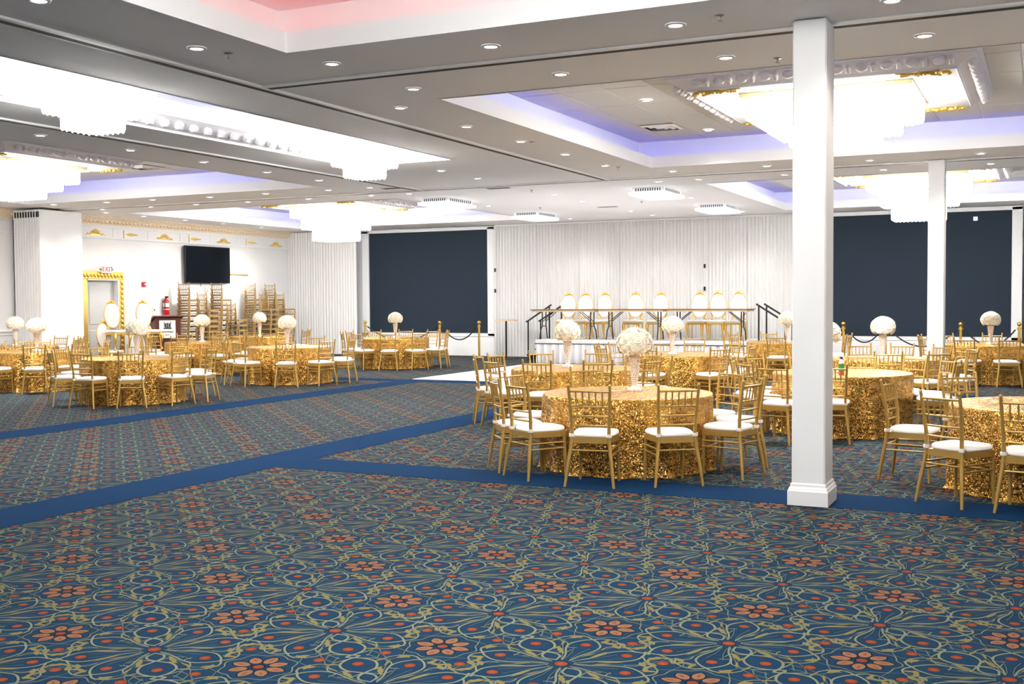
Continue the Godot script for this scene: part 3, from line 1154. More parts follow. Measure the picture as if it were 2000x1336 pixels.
# name, centre x z, phrase that singles the table out, vase offset or null, chairs [angle, radius of the back]
var tables := [
	["T1", -3.79, -10.6, "nearest the navy strip crossing", Vector2(0.0, -0.22), [[5, 1.4], [40, 1.2], [80, 1.22], [114, 1.27], [147, 1.4], [-166, 1.48], [-143, 1.5], [-97, 1.32], [-54, 1.36], [-29, 1.36]]],
	["T2", -5.85, -14.15, "between dance floor and strip crossing", Vector2(-0.12, -0.1), [[2, 1.3], [36, 1.3], [72, 1.35], [108, 1.35], [144, 1.35], [-172, 1.42], [-138, 1.42], [-102, 1.35], [-64, 1.35], [-30, 1.35]]],
	["T3", -5.65, -18.2, "straight before the stage skirt", Vector2(-0.05, 0.0), [[-3, 1.35], [48, 1.35], [84, 1.35], [120, 1.35], [152, 1.4], [-176, 1.45], [-152, 1.45], [-112, 1.35], [-80, 1.35], [-46, 1.35]]],
	["T4", -5.0, -24.1, "beside the stage steps", Vector2(0.0, 0.0), [[2, 1.35], [40, 1.35], [80, 1.35], [120, 1.35], [160, 1.35], [-152, 1.4], [-112, 1.4], [-76, 1.35], [-38, 1.35]]],
	["T5", -2.3, -14.4, "holding the drink bottle", Vector2(-0.2, 0.0), [[-18, 1.72], [3, 1.35], [82, 1.38], [116, 1.35], [146, 1.35], [178, 1.35], [-148, 1.35], [-115, 1.35], [-82, 1.3], [-50, 1.35]]],
	["T6", 0.07, -10.7, "without flowers past big column", null, [[-35, 1.44], [-8, 1.38], [-96, 1.4], [-147, 1.55], [172, 1.35], [60, 1.35], [100, 1.35]]],
	["T7", -2.25, -17.9, "between bottle table and thin column", Vector2(0.0, 0.0), [[10, 1.4], [40, 1.38], [76, 1.35], [112, 1.35], [146, 1.35], [176, 1.45], [-158, 1.45], [-122, 1.35], [-86, 1.35], [-48, 1.35]]],
	["T8", -0.97, -23.8, "before the screen past thin column", Vector2(0.0, 0.0), [[-17, 1.38], [16, 1.38], [50, 1.35], [90, 1.35], [130, 1.35], [-179, 1.45], [-140, 1.4], [-100, 1.35], [-62, 1.35]]],
	["L1", -14.0, -14.3, "by the aisle facing the lectern", Vector2(0.0, -0.1), [[43, 1.42], [78, 1.38], [110, 1.4], [11, 1.42], [-26, 1.28], [-82, 1.45], [-140, 1.5], [-168, 1.5], [160, 1.4], [-110, 1.4]]],
	["L2", -17.75, -15.6, "in front of the folded partition", Vector2(0.0, 0.0), [[46, 1.43], [10, 1.35], [82, 1.35], [118, 1.35], [154, 1.35], [-170, 1.35], [-134, 1.35], [-98, 1.3], [-60, 1.35], [-26, 1.35]]],
	["L3", -20.4, -17.4, "tucked against the folded partition", Vector2(-0.05, 0.0), [[20, 1.3], [56, 1.3], [112, 1.3], [150, 1.3], [-174, 1.25], [-70, 1.25], [-20, 1.3]]],
	["L4", -14.15, -18.85, "by the aisle facing chair stacks", Vector2(-0.05, 0.0), [[34, 1.48], [-8, 1.4], [-42, 1.35], [69, 1.38], [108, 1.3], [144, 1.38], [-167, 1.45], [-135, 1.4], [-84, 1.35]]],
	["L5", -14.8, -24.1, "before the screen beside corner drapes", Vector2(0.0, 0.0), [[24, 1.4], [56, 1.4], [92, 1.3], [130, 1.35], [165, 1.35], [-160, 1.35], [-124, 1.35], [-88, 1.35], [-48, 1.35], [-12, 1.35]]],
	["L6", -17.9, -20.5, "between the lectern and the aisle", Vector2(0.0, 0.0), [[20, 1.38], [58, 1.38], [94, 1.38], [130, 1.38], [166, 1.38], [-158, 1.38], [-122, 1.38], [-86, 1.38], [-50, 1.38], [-16, 1.38]]],
	["L7", -19.3, -24.4, "right before the stacked chairs", Vector2(0.0, 0.0), [[28, 1.35], [64, 1.35], [100, 1.35], [136, 1.35], [-172, 1.35], [-8, 1.35]]],
]

func facing(a: float) -> String:
	var d := Vector2(sin(a), cos(a))
	if absf(d.x) > absf(d.y):
		return "back to the television wall" if d.x < 0 else "facing the television wall"
	return "back to the stage" if d.y < 0 else "facing the stage"

func build_tables() -> void:
	var cloths := []
	for s in 4:
		cloths.append(cloth_mesh(100 + s))
	var topm := lathe_mesh([Vector2(0, 0), Vector2(0.835, 0), Vector2(0.84, 0.02), Vector2(0, 0.02)], 40)
	var legm := tube_mesh([Vector3(0, 0, 0), Vector3(0, 0.7, 0)], 0.016, 6)
	var k := 0
	for d in tables:
		var c := Vector3(d[1], 0, d[2])
		var t := thing("banquet_table", "round table under gold sequin cloth %s" % d[3], "table", c, k * 0.9, "round gold sequin tables")
		part(t, "sequin_cloth", cloths[k % 4], M.sequin)
		part(t, "table_top", topm, M.ply, Vector3(0, 0.715, 0))
		for q in 4:
			part(t, "leg", legm, M.greyplate, Vector3(0.5, 0, 0).rotated(Vector3.UP, q * PI / 2) + Vector3(0, 0.003, 0))
		for ch in d[5]:
			var a := deg_to_rad(ch[0])
			var ro: float = maxf(ch[1] - 0.24, 1.11)
			var p := c + Vector3(sin(a) * ro, 0.004, cos(a) * ro)
			var j := rng.randf_range(-0.09, 0.09)
			place_chair(p, a + PI + j, "white-padded gold chair %s at table %s" % [facing(a), d[3]], "chairs at the table %s" % d[3])
		if d[4] != null:
			centrepiece(c + Vector3(d[4].x, 0.743, d[4].y), d[3], k)
		k += 1

# ------------------------------------------------------------------ stage wall
func drape_mesh(w: float, h: float, pitch: float, amp: float, seed_v: int) -> Mesh:
	var st := mb()
	var r := RandomNumberGenerator.new()
	r.seed = seed_v
	var nx := int(w / pitch * 8)
	var ny := 6
	var phs := []
	var x := 0.0
	var off := PackedFloat32Array()
	var p := r.randf() * TAU
	for i in nx + 1:
		off.append(sin(p))
		p += TAU / 8.0 * r.randf_range(0.65, 1.4)
	var lo := []
	for i in nx + 1:
		lo.append(r.randf_range(0.7, 1.25))
	var pos := func(i: int, j: int) -> Vector3:
		var f := j / float(ny)
		var fx := i / float(nx)
		var am: float = amp * lerpf(1.0, 0.75, f) * lo[i]
		return Vector3((fx - 0.5) * w, f * h, amp + off[i] * am)
	for i in nx:
		for j in ny:
			var ps := []
			var ns := []
			for k in [[0, 0], [1, 0], [1, 1], [0, 1]]:
				var ii: int = i + k[0]
				var jj: int = j + k[1]
				ps.append(pos.call(ii, jj))
				var a: Vector3 = pos.call(maxi(ii - 1, 0), jj)
				var b: Vector3 = pos.call(mini(ii + 1, nx), jj)
				ns.append(Vector3(-(b.z - a.z), 0, b.x - a.x).normalized())
			quad_n(st, ps[0], ps[1], ps[2], ps[3], ns[0], ns[1], ns[2], ns[3])
	return st.commit()

func build_front() -> void:
	# drapes
	var z := -29.62
	var bounds := [-14.75, -13.35, -12.02, -10.8, -9.6, -8.33, -7.2, -5.95]
	var names := ["hanging beside the left roped screen frame", "second from the left roped screen frame", "behind the first stage table", "behind the gap of the first two stage tables", "behind the middle stage table", "behind the end stage table", "behind the right stage steps"]
	for i in bounds.size() - 1:
		var w: float = bounds[i + 1] - bounds[i]
		var o := single("pleated_drape", drape_mesh(w - 0.004, 3.86, 0.1, 0.03, 40 + i), M.drape, Vector3((bounds[i] + bounds[i + 1]) / 2, 0.01, z), "white pleated floor-length drape panel %s" % names[i], "curtain", "white drape panels on the stage wall")
	var lb := [-22.0, -21.05, -20.1, -19.35]
	var ln := ["in the corner beside the chair stacks", "between the corner drape and the screen drape", "touching the frame of the roped screen"]
	for i in 3:
		var w2: float = lb[i + 1] - lb[i]
		var o2 := single("pleated_drape", drape_mesh(w2 - 0.004, 3.86 if i < 2 else 3.84, 0.1, 0.03, 60 + i), M.drape, Vector3((lb[i] + lb[i + 1]) / 2, 0.01, -29.32), "white pleated floor-length drape panel %s" % ln[i], "curtain", "white drape panels in the corner")
	# screens with their frames
	for s in [[-19.2, -15.03, "left"], [-5.0, -0.76, "right"]]:
		var x0: float = s[0]
		var x1: float = s[1]
		var cx := (x0 + x1) / 2
		var lab := "huge dark blue-black led wall in a white frame beside the corner drapes" if s[2] == "left" else "huge dark blue-black led wall with one lit pixel block behind the columns"
		var t := thing("led_wall", lab, "screen", Vector3(cx, 0, -29.78))
		part(t, "screen_face", box_mesh(Vector3(x1 - x0, 3.09, 0.06), 0.004), M.screen, Vector3(0, 2.235, 0))
		for f in [[0, 3.83, x1 - x0 + 0.5, 0.1], [0, 0.635, x1 - x0 + 0.5, 0.1]]:
			part(t, "frame_rail", box_mesh(Vector3(f[2], f[3], 0.14), 0.01), M.white, Vector3(f[0], f[1], 0.01))
		for sg in [-1.0, 1.0]:
			part(t, "frame_stile", box_mesh(Vector3(0.24, 3.26, 0.14), 0.01), M.white, Vector3(sg * ((x1 - x0) / 2 + 0.125), 2.23, 0.01))
		part(t, "base_panel", box_mesh(Vector3(x1 - x0 + 0.5, 0.57, 0.16), 0.008), M.white, Vector3(0, 0.29, 0.02))
		if s[2] == "right":
			part(t, "lit_pixel_screen", box_mesh(Vector3(0.09, 0.09, 0.01)), M.screen_pixel, Vector3(-1.58 - cx, 3.6, 0.034))
	trim(box_mesh(Vector3(0.16, 3.9, 0.12), 0.008), M.white, Vector3(-14.68, 1.95, -29.8))
	trim(box_mesh(Vector3(0.6, 3.9, 0.1), 0.008), M.white, Vector3(-5.5, 1.95, -29.82))
	trim(box_mesh(Vector3(0.1, 3.9, 0.14), 0.008), M.slot, Vector3(-0.42, 1.95, -29.8))
	trim(box_mesh(Vector3(8.6, 0.05, 0.3), 0.01), M.white, Vector3(-10.4, 3.87, -29.7))
	# black clips on drape poles
	for p in [[-14.66, 2.58, "by the left led wall"], [-8.33, 2.58, "behind the end stage table"]]:
		var t2 := thing("drape_pole", "thin upright drape pole with black clips %s" % p[2], "pole", Vector3(p[0], 0, -29.5), 0.0, "drape poles")
		part(t2, "pole", tube_mesh([Vector3(0, 0, 0), Vector3(0, 3.85, 0)], 0.012, 6), M.track)
		for y in [1.95, 2.56]:
			part(t2, "clip", box_mesh(Vector3(0.05, 0.11, 0.05), 0.008), M.black, Vector3(0, y, 0.01))
	# rope stanchions
	var posts := [[-18.7, -28.7, "at the drape end of the left screen"], [-16.1, -28.7, "in the middle before the left screen"], [-14.85, -28.8, "at the stage end of the left screen"], [-4.55, -28.7, "at the stage end of the right screen"], [-3.55, -28.7, "before the right screen behind the rose vase"], [-1.83, -28.7, "before the right screen past the thin column"], [-0.55, -28.7, "at the far end of the right screen"]]
	for p in posts:
		var t3 := thing("rope_stanchion", "polished gold rope post %s" % p[2], "stanchion", Vector3(p[0], 0, p[1]), 0.0, "gold rope posts")
		part(t3, "base", lathe_mesh([Vector2(0, 0), Vector2(0.16, 0), Vector2(0.16, 0.012), Vector2(0.08, 0.035), Vector2(0.03, 0.05), Vector2(0, 0.05)], 20), M.gold)
		part(t3, "post", tube_mesh([Vector3(0, 0.04, 0), Vector3(0, 0.97, 0)], 0.032, 10), M.gold)
		part(t3, "collar", lathe_mesh([Vector2(0, 0.9), Vector2(0.045, 0.9), Vector2(0.045, 0.95), Vector2(0, 0.95)], 12), M.gold)
		part(t3, "ball", blob_mesh(Vector3(0.055, 0.055, 0.055), 7, 10), M.gold, Vector3(0, 1.03, 0))
		part(t3, "hook", blob_mesh(Vector3(0.065, 0.02, 0.03), 5, 8), M.gold, Vector3(0, 0.91, 0))
	for l in [[0, 1, "from the drape end to the middle of the left screen"], [1, 2, "from the middle to the stage end of the left screen"], [3, 4, "at the stage end of the right screen"], [4, 5, "behind the thin column"], [5, 6, "at the far end of the right screen"]]:
		var a := Vector3(posts[l[0]][0], 0.9, posts[l[0]][1])
		var b := Vector3(posts[l[1]][0], 0.9, posts[l[1]][1])
		var dirv := (b - a).normalized()
		a += dirv * 0.085
		b -= dirv * 0.085
		var sag := minf(0.42, 0.2 + 0.16 * (b - a).length())
		var ps := []
		for k in 17:
			var f := k / 16.0
			ps.append(a.lerp(b, f) - Vector3(0, sag * 4 * f * (1 - f), 0))
		single("barrier_rope", tube_mesh(ps, 0.018, 7), M.rope, Vector3.ZERO, "sagging navy velvet rope %s" % l[2], "rope", "navy barrier ropes")
	# high table
	var ht := thing("cocktail_table", "small round high table on a thin black stem beside the drapes", "table", Vector3(-13.95, 0, -28.75))
	part(ht, "top", lathe_mesh([Vector2(0, 1.08), Vector2(0.33, 1.08), Vector2(0.335, 1.095), Vector2(0.33, 1.11), Vector2(0, 1.11)], 28), M.ply)
	part(ht, "stem", tube_mesh([Vector3(0, 0.02, 0), Vector3(0, 1.08, 0)], 0.028, 8), M.black)
	part(ht, "base", lathe_mesh([Vector2(0, 0), Vector2(0.25, 0), Vector2(0.25, 0.015), Vector2(0.04, 0.03), Vector2(0, 0.03)], 24), M.black)
	# white dance floor
	var df := thing("dance_floor", "glossy white dance floor laid before the stage", "dance floor", Vector3(-9.3, 0, -23.5))
	part(df, "floor_sheet", box_mesh(Vector3(5.7, 0.012, 6.1), 0.004), M.dance, Vector3(0, 0.008, 0))
	build_stage()

func oval_chair(at: Vector3, turn: float, label: String, group: String) -> Node3D:
	var t := thing("oval_back_chair", label, "chair", at, turn, group)
	# front is +z
	part(t, "seat", cbx_mesh(Vector3(0.44, 0.075, 0.46), 0.025), M.cushion, Vector3(0, 0.455, 0))
	part(t, "seat_rail", cbx_mesh(Vector3(0.45, 0.05, 0.47), 0.012), M.gold, Vector3(0, 0.4, 0))
	var b := mb()
	blob(b, Vector3(0, 0, 0), Vector3(0.215, 0.31, 0.04), Basis.IDENTITY, 12, 20)
	part(t, "oval_back", b.commit(), M.cushion, Vector3(0, 0.86, -0.25), Vector3(-0.1, 0, 0))
	var ps := []
	for k in 33:
		var a := TAU * k / 32
		ps.append(Vector3(cos(a) * 0.219, sin(a) * 0.314, 0))
	part(t, "oval_frame", tube_mesh(ps, 0.009, 6), M.gold, Vector3(0, 0.86, -0.258), Vector3(-0.1, 0, 0))
	var cr := mb()
	blob(cr, Vector3(0, 0, 0), Vector3(0.09, 0.035, 0.025), Basis.IDENTITY, 6, 10)
	blob(cr, Vector3(0, 0.025, 0.01), Vector3(0.045, 0.035, 0.025), Basis.IDENTITY, 6, 8)
	for s in [-1.0, 1.0]:
		blob(cr, Vector3(0.085 * s, -0.015, 0), Vector3(0.04, 0.018, 0.018), Basis(Vector3(0, 0, 1), -0.3 * s), 5, 8)
	part(t, "crest", cr.commit(), M.gold, Vector3(0, 1.185, -0.285))
	for s in [-1.0, 1.0]:
		part(t, "back_bracket", tube_mesh([Vector3(0.2 * s, 0.42, -0.22), Vector3(0.19 * s, 0.5, -0.235), Vector3(0.12 * s, 0.53, -0.24), Vector3(0.14 * s, 0.6, -0.25), Vector3(0.19 * s, 0.68, -0.25)], 0.018, 7), M.gold)
		var fl := mb()
		tube(fl, [Vector3(0.18 * s, 0.4, 0.2), Vector3(0.2 * s, 0.33, 0.235), Vector3(0.19 * s, 0.2, 0.22), Vector3(0.19 * s, 0.08, 0.2), Vector3(0.2 * s, 0.02, 0.22), Vector3(0.205 * s, 0.0, 0.225)], [0.04, 0.045, 0.028, 0.018, 0.026, 0.028], 8)
		part(t, "front_leg", fl.commit(), M.gold)
		part(t, "rear_leg", tube_mesh([Vector3(0.19 * s, 0.4, -0.2), Vector3(0.2 * s, 0.2, -0.22), Vector3(0.22 * s, 0.0, -0.28)], 0.016, 7), M.gold)
	return t

func cbx_mesh(s: Vector3, e: float) -> Mesh:
	var st := mb()
	cbx(st, Vector3.ZERO, s, e)
	return st.commit()

var oval0: Node3D
func build_stage() -> void:
	var H := 0.62
	var x0 := -12.2
	var x1 := -6.35
	var zf := -26.9
	var st := thing("stage_platform", "low white stage platform with a pleated white skirt", "stage", Vector3((x0 + x1) / 2, 0, (zf - 29.35) / 2))
	var dz := -zf - 29.35
	part(st, "deck", box_mesh(Vector3(x1 - x0, 0.1, absf(29.35 + zf)), 0.006), M.deck, Vector3(0, H - 0.05, 0))
	part(st, "deck_edge", box_mesh(Vector3(x1 - x0 + 0.02, 0.02, 0.02)), M.slot, Vector3(0, H - 0.1, absf(29.35 + zf) / 2 + 0.004))
	for k in 4:
		var w := (x1 - x0) / 4
		part(st, "skirt_panel", drape_mesh(w, H - 0.12, 0.22, 0.05, 80 + k), M.skirt, Vector3(-(x1 - x0) / 2 + w * (k + 0.5), 0.005, absf(29.35 + zf) / 2 - 0.06))
	for s in [-1.0, 1.0]:
		part(st, "skirt_end", box_mesh(Vector3(0.02, H - 0.12, absf(29.35 + zf) - 0.1)), M.skirt, Vector3(s * ((x1 - x0) / 2 - 0.02), (H - 0.12) / 2, 0))
	for p in [-2.6, 0.0, 2.6]:
		part(st, "leg", tube_mesh([Vector3(p, 0, 0.6), Vector3(p, H - 0.1, 0.6)], 0.03, 8), M.black)
		part(st, "leg", tube_mesh([Vector3(p, 0, -0.6), Vector3(p, H - 0.1, -0.6)], 0.03, 8), M.black)
	# three folding tables
	var tb := [[-12.42, -10.55, "nearest the corner drapes"], [-10.52, -8.7, "in the middle of the row"], [-8.67, -6.55, "nearest the stage steps with railings"]]
	for d in tb:
		var L: float = d[1] - d[0]
		var t := thing("folding_table", "bare plywood folding table with black legs on stage, %s" % d[2], "table", Vector3((d[0] + d[1]) / 2, H + 0.012, -27.45), 0.0, "folding tables on the stage")
		if d[0] < x0:
			pass
		part(t, "table_top", box_mesh(Vector3(L, 0.022, 0.76), 0.004), M.plytop, Vector3(0, 0.778, 0))
		part(t, "apron", box_mesh(Vector3(L - 0.08, 0.045, 0.7), 0.004), M.ply, Vector3(0, 0.745, 0))
		for e in [-1.0, 1.0]:
			var lx: float = e * (L / 2 - 0.24)
			for q in [-1.0, 1.0]:
				part(t, "leg", tube_mesh([Vector3(lx, 0.74, 0.12 * q), Vector3(lx, 0.34, 0.12 * q), Vector3(lx + 0.02 * e, 0.22, 0.2 * q), Vector3(lx + 0.02 * e, 0.0, 0.26 * q)], 0.016, 7), M.black)
				part(t, "brace", tube_mesh([Vector3(lx, 0.46, 0.1 * q), Vector3(lx - 0.34 * e, 0.73, 0.08 * q)], 0.011, 6), M.black)
			part(t, "crossbar", tube_mesh([Vector3(lx, 0.34, -0.12), Vector3(lx, 0.34, 0.12)], 0.012, 6), M.black)
	# eight oval chairs behind them
	var xs := [-11.9, -11.38, -10.88, -9.92, -9.28, -8.17, -7.68, -7.15]
	var wh := ["at the drape end of the row", "second from the drape end of the row", "by the joint of the first two stage tables", "behind the middle table on its drape side", "behind the middle table on its steps side", "behind the end table by the joint", "second from the steps end of the row", "at the steps end of the row"]
	for i in xs.size():
		var lab := "white oval-back gold banquet chair on stage, %s" % wh[i]
		var p := Vector3(xs[i], H + 0.012, -28.3 + 0.1 * (i % 2))
		var tn: float = [0.1, 0.0, -0.1, 0.05, -0.05, 0.0, 0.1, -0.05][i]
		if oval0 == null:
			oval0 = oval_chair(p, tn, lab, "oval chairs on the stage")
		else:
			copy_of(oval0, "oval_back_chair", p, tn, lab, "oval chairs on the stage")
	# steps with rails at both ends
	for e in [[-1.0, "towards the corner drapes"], [1.0, "towards the right screen"]]:
		var s: float = e[0]
		var ex: float = x0 if s < 0 else x1
		var t4 := thing("stage_steps", "black steps with slanting black handrails at the stage end %s" % e[1], "steps", Vector3(ex + 0.01 * s, 0, -28.38 if s < 0 else -27.5), 0.0, "stage steps")
		for k in 3:
			part(t4, "tread", box_mesh(Vector3(0.24, 0.03, 0.75), 0.004), M.black, Vector3(s * (0.14 + 0.25 * k), H - 0.155 * (k + 1), 0))
			part(t4, "riser_frame", box_mesh(Vector3(0.02, H - 0.155 * (k + 1), 0.6)), M.black, Vector3(s * (0.24 + 0.25 * k), (H - 0.155 * (k + 1)) / 2 - 0.01, 0))
		for q in [0.42, -0.42]:
			part(t4, "post", tube_mesh([Vector3(s * 0.04, 0.0, q), Vector3(s * 0.04, 1.5, q)], 0.022, 7), M.black)
			part(t4, "post", tube_mesh([Vector3(s * 0.68, 0.0, q), Vector3(s * 0.68, 1.1, q)], 0.022, 7), M.black)
			part(t4, "handrail", tube_mesh([Vector3(s * -0.02, 1.54, q), Vector3(s * 0.04, 1.5, q), Vector3(s * 0.68, 1.1, q), Vector3(s * 0.74, 1.07, q)], 0.024, 7), M.black)

# ------------------------------------------------------------------ left wall
func ornament(kind: int) -> Mesh:
	# relief on a wall facing +x; drawn in z (along) and y (up)
	var st := mb()
	if kind == 0:
		for k in 9:
			var f := (k - 4) / 4.0
			var a := f * 1.15
			var L := 0.15 * (1.0 - 0.35 * absf(f))
			blob(st, Vector3(0.012, -0.065 + cos(a) * L * 0.55, f * 0.1 + sin(a) * L * 0.6), Vector3(0.018, L * 0.42, 0.016), Basis(Vector3(1, 0, 0), a), 5, 7)
		for sg in [-1.0, 1.0]:
			for k in 6:
				blob(st, Vector3(0.012, -0.05 - 0.004 * k + 0.02 * sin(k * 1.9), sg * (0.12 + k * 0.034)), Vector3(0.016, 0.03 - 0.003 * k, 0.017), Basis(Vector3(1, 0, 0), sg * 0.7), 4, 6)
	else:
		for k in 7:
			blob(st, Vector3(0.012, 0, 0.1 - k * 0.06), Vector3(0.018, [0.02, 0.035, 0.05, 0.045, 0.03, 0.022, 0.014][k], 0.026), Basis.IDENTITY, 5, 7)
		for k in 5:
			blob(st, Vector3(0.012, (k - 2) * 0.045, 0.22), Vector3(0.016, 0.024, 0.02 - 0.004 * absf(k - 2)), Basis.IDENTITY, 4, 6)
	return st.commit()

func build_left() -> void:
	var z0 := ZF + 0.4
	var z1 := ZB
	var L := z1 - z0
	var zc := (z0 + z1) / 2
	# crown cornice
	var pr := PackedVector2Array([Vector2(0, 3.68), Vector2(0.03, 3.68), Vector2(0.035, 3.71), Vector2(0.06, 3.74), Vector2(0.1, 3.80), Vector2(0.13, 3.84), Vector2(0.16, 3.86), Vector2(0.16, 3.899), Vector2(0, 3.899)])
	var co := trim(prism_mesh(pr, -L / 2, L / 2), M.cornice, Vector3(XL, 0, zc))
	# carved leaves of the cornice, each its own piece where they can be told apart
	var lf := mb()
	blob(lf, Vector3(0, 0, 0), Vector3(0.025, 0.06, 0.05), Basis(Vector3(0, 0, 1), 0.6), 5, 7)
	blob(lf, Vector3(0.02, 0.05, 0), Vector3(0.02, 0.02, 0.03), Basis.IDENTITY, 4, 6)
	var lfm := lf.commit()
	for k in 78:
		part(co, "carved_leaf", lfm, M.cornice, Vector3(0.085, 3.775, z0 + 0.1 + k * 0.14 - zc))
	# frieze mouldings
	trim(box_mesh(Vector3(0.04, 0.05, L), 0.012), M.white, Vector3(XL + 0.02, 3.35, zc))
	trim(box_mesh(Vector3(0.02, 0.02, L), 0.006), M.white, Vector3(XL + 0.01, 3.63, zc))
	trim(box_mesh(Vector3(0.045, 0.07, L), 0.015), M.white, Vector3(XL + 0.02, 1.03, zc))
	trim(box_mesh(Vector3(0.025, 0.03, L), 0.008), M.white, Vector3(XL + 0.012, 0.94, zc))
	struct("baseboard_left", box_mesh(Vector3(0.03, 0.14, L), 0.008), M.white, Vector3(XL + 0.015, 0.07, zc))
	# frieze ornaments
	var fan := ornament(0)
	var dart := ornament(1)
	var wf := ["above the exit door", "between the alarm and the television", "above the television's far end", "in the corner by the drape"]
	var zf := [-21.25, -23.74, -26.19, -28.68]
	for i in 4:
		single("gilt_fan_ornament", fan, M.leafgold, Vector3(XL, 3.5, zf[i]), "gilded fan-shaped plaster ornament on the frieze %s" % wf[i], "ornament", "gilded fans on the frieze")
		part(get_child(get_child_count() - 1), "backing", box_mesh(Vector3(0.008, 0.02, 0.56)), M.leafgold, Vector3(0.005, -0.075, 0))
	var zd := [-22.44, -24.93, -27.44]
	var wd := ["above the fire alarm", "above the television's near end", "above the wall sconce"]
	for i in 3:
		single("gilt_spray_ornament", dart, M.leafgold, Vector3(XL, 3.48, zd[i]), "gilded horizontal spray ornament on the frieze %s" % wd[i], "ornament", "gilded sprays on the frieze")
		part(get_child(get_child_count() - 1), "backing", box_mesh(Vector3(0.008, 0.014, 0.46)), M.leafgold, Vector3(0.005, 0, -0.02))
	for z in [-21.85, -23.1, -24.35, -25.6, -26.8, -28.05]:
		trim(box_mesh(Vector3(0.012, 0.26, 0.015), 0.003), M.white, Vector3(XL + 0.006, 3.49, z))
	# exit door in its gilt frame: the recess is a shallow niche box standing proud of the wall plane
	var d := struct("door_1", box_mesh(Vector3(0.05, 2.25, 0.98), 0.006), M.paper, Vector3(XL + 0.03, 1.125, -21.28))
	d.material_override = mat(Color(0.80, 0.81, 0.82), 0.5)
	part(d, "door_panel", box_mesh(Vector3(0.02, 0.8, 0.66), 0.01), d.material_override, Vector3(0.03, -0.55, 0.02))
	part(d, "door_panel", box_mesh(Vector3(0.02, 1.0, 0.66), 0.01), d.material_override, Vector3(0.03, 0.5, 0.02))
	part(d, "door_handle", tube_mesh([Vector3(0.03, 0, 0), Vector3(0.09, 0, 0), Vector3(0.09, 0, 0.12)], 0.012, 6), M.steel, Vector3(0, -0.1, -0.4))
	# reveal on the far side
	part(d, "reveal", box_mesh(Vector3(0.2, 2.27, 0.03)), M.wall, Vector3(0.09, 0.01, -0.51))
	part(d, "head_reveal", box_mesh(Vector3(0.2, 0.03, 1.02)), M.wall, Vector3(0.09, 1.14, 0))
	var gf := thing("gilt_door_frame", "carved gilt frame round the exit door", "door frame", Vector3(XL, 0, -21.28))
	part(gf, "head", box_mesh(Vector3(0.22, 0.2, 1.42), 0.015), M.leafgold, Vector3(0.11, 2.38, 0))
	part(gf, "jamb", box_mesh(Vector3(0.22, 2.28, 0.18), 0.015), M.leafgold, Vector3(0.11, 1.14, -0.62))
	part(gf, "jamb", box_mesh(Vector3(0.22, 2.28, 0.18), 0.015), M.leafgold, Vector3(0.11, 1.14, 0.62))
	var rel := blob_mesh(Vector3(0.03, 0.075, 0.045), 5, 7)
	for k in 12:
		part(gf, "carved_leaf", rel, M.leafgold, Vector3(0.225, 2.38, -0.62 + k * 0.113), Vector3(0.35, 0, 0))
	for k in 17:
		part(gf, "carved_leaf", rel, M.leafgold, Vector3(0.225, 0.15 + k * 0.128, -0.62), Vector3(0.4, 0, 0))
	# exit sign
	var ex := thing("exit_sign", "small white exit sign with red letters above the gilt door frame", "sign", Vector3(XL + 0.3, 2.53, -21.31))
	part(ex, "housing", box_mesh(Vector3(0.07, 0.19, 0.33), 0.01), M.paper)
	part(ex, "bracket", box_mesh(Vector3(0.29, 0.03, 0.04)), M.paper, Vector3(-0.16, 0.06, 0))
	for s in [-1.0, 1.0]:
		part(ex, "emergency_lamp", blob_mesh(Vector3(0.03, 0.03, 0.03), 5, 7), M.greyplate, Vector3(0.0, 0.0, 0.2 * s))
	var tm := TextMesh.new()
	tm.text = "EXIT"
	tm.font_size = 32
	tm.pixel_size = 0.0052
	tm.depth = 0.004
	tm.font = SystemFont.new()
	(tm.font as SystemFont).font_names = PackedStringArray(["Droid Sans"])
	(tm.font as SystemFont).font_weight = 700
	part(ex, "lettering", tm, M.red, Vector3(0.037, 0, 0), Vector3(0, PI / 2, 0))
	# folded partition
	var fp := thing("folding_partition", "stack of tall folded white partition panels against the wall", "partition", Vector3(-21.44, 0, -19.25))
	for k in 10:
		var pn := part(fp, "panel", box_mesh(Vector3(0.072, 3.83, 1.26), 0.008), M.white, Vector3(-0.39 + k * 0.087, 1.935, 0))
		part(pn, "edge_seal", box_mesh(Vector3(0.03, 0.13, 0.02)), M.black, Vector3(0.03 if k < 9 else 0.0, 1.8, 0.63))
		if k == 0:
			part(pn, "edge_strip", box_mesh(Vector3(0.02, 3.6, 0.02)), M.slot, Vector3(-0.045, -0.1, 0.62))
		part(pn, "trolley", box_mesh(Vector3(0.03, 0.05, 0.05)), M.black, Vector3(0, 1.935, 0))
	# television
	var tv := thing("television", "large black wall-mounted television above the stacked chairs", "television", Vector3(XL + 0.12, 2.75, -25.35))
	part(tv, "screen_panel", box_mesh(Vector3(0.05, 1.04, 1.9), 0.008), M.tv)
	part(tv, "bezel", box_mesh(Vector3(0.04, 1.06, 1.92), 0.006), M.black, Vector3(-0.012, 0, 0))
	part(tv, "wall_bracket", box_mesh(Vector3(0.08, 0.4, 0.6)), M.black, Vector3(-0.075, 0, 0))
	for q in [-0.2, 0.25]:
		part(tv, "cable", tube_mesh([Vector3(-0.05, -0.5, q), Vector3(-0.05, -0.62, q)], 0.008, 5), M.black)
	# wall sconce
	var sc := thing("wall_sconce", "glowing white wall sconce under a thin gold bar beside the television", "lamp", Vector3(XL + 0.08, 2.2, -26.72))
	part(sc, "gold_bar", box_mesh(Vector3(0.14, 0.035, 0.8), 0.006), M.gold, Vector3(0, 0.28, 0))
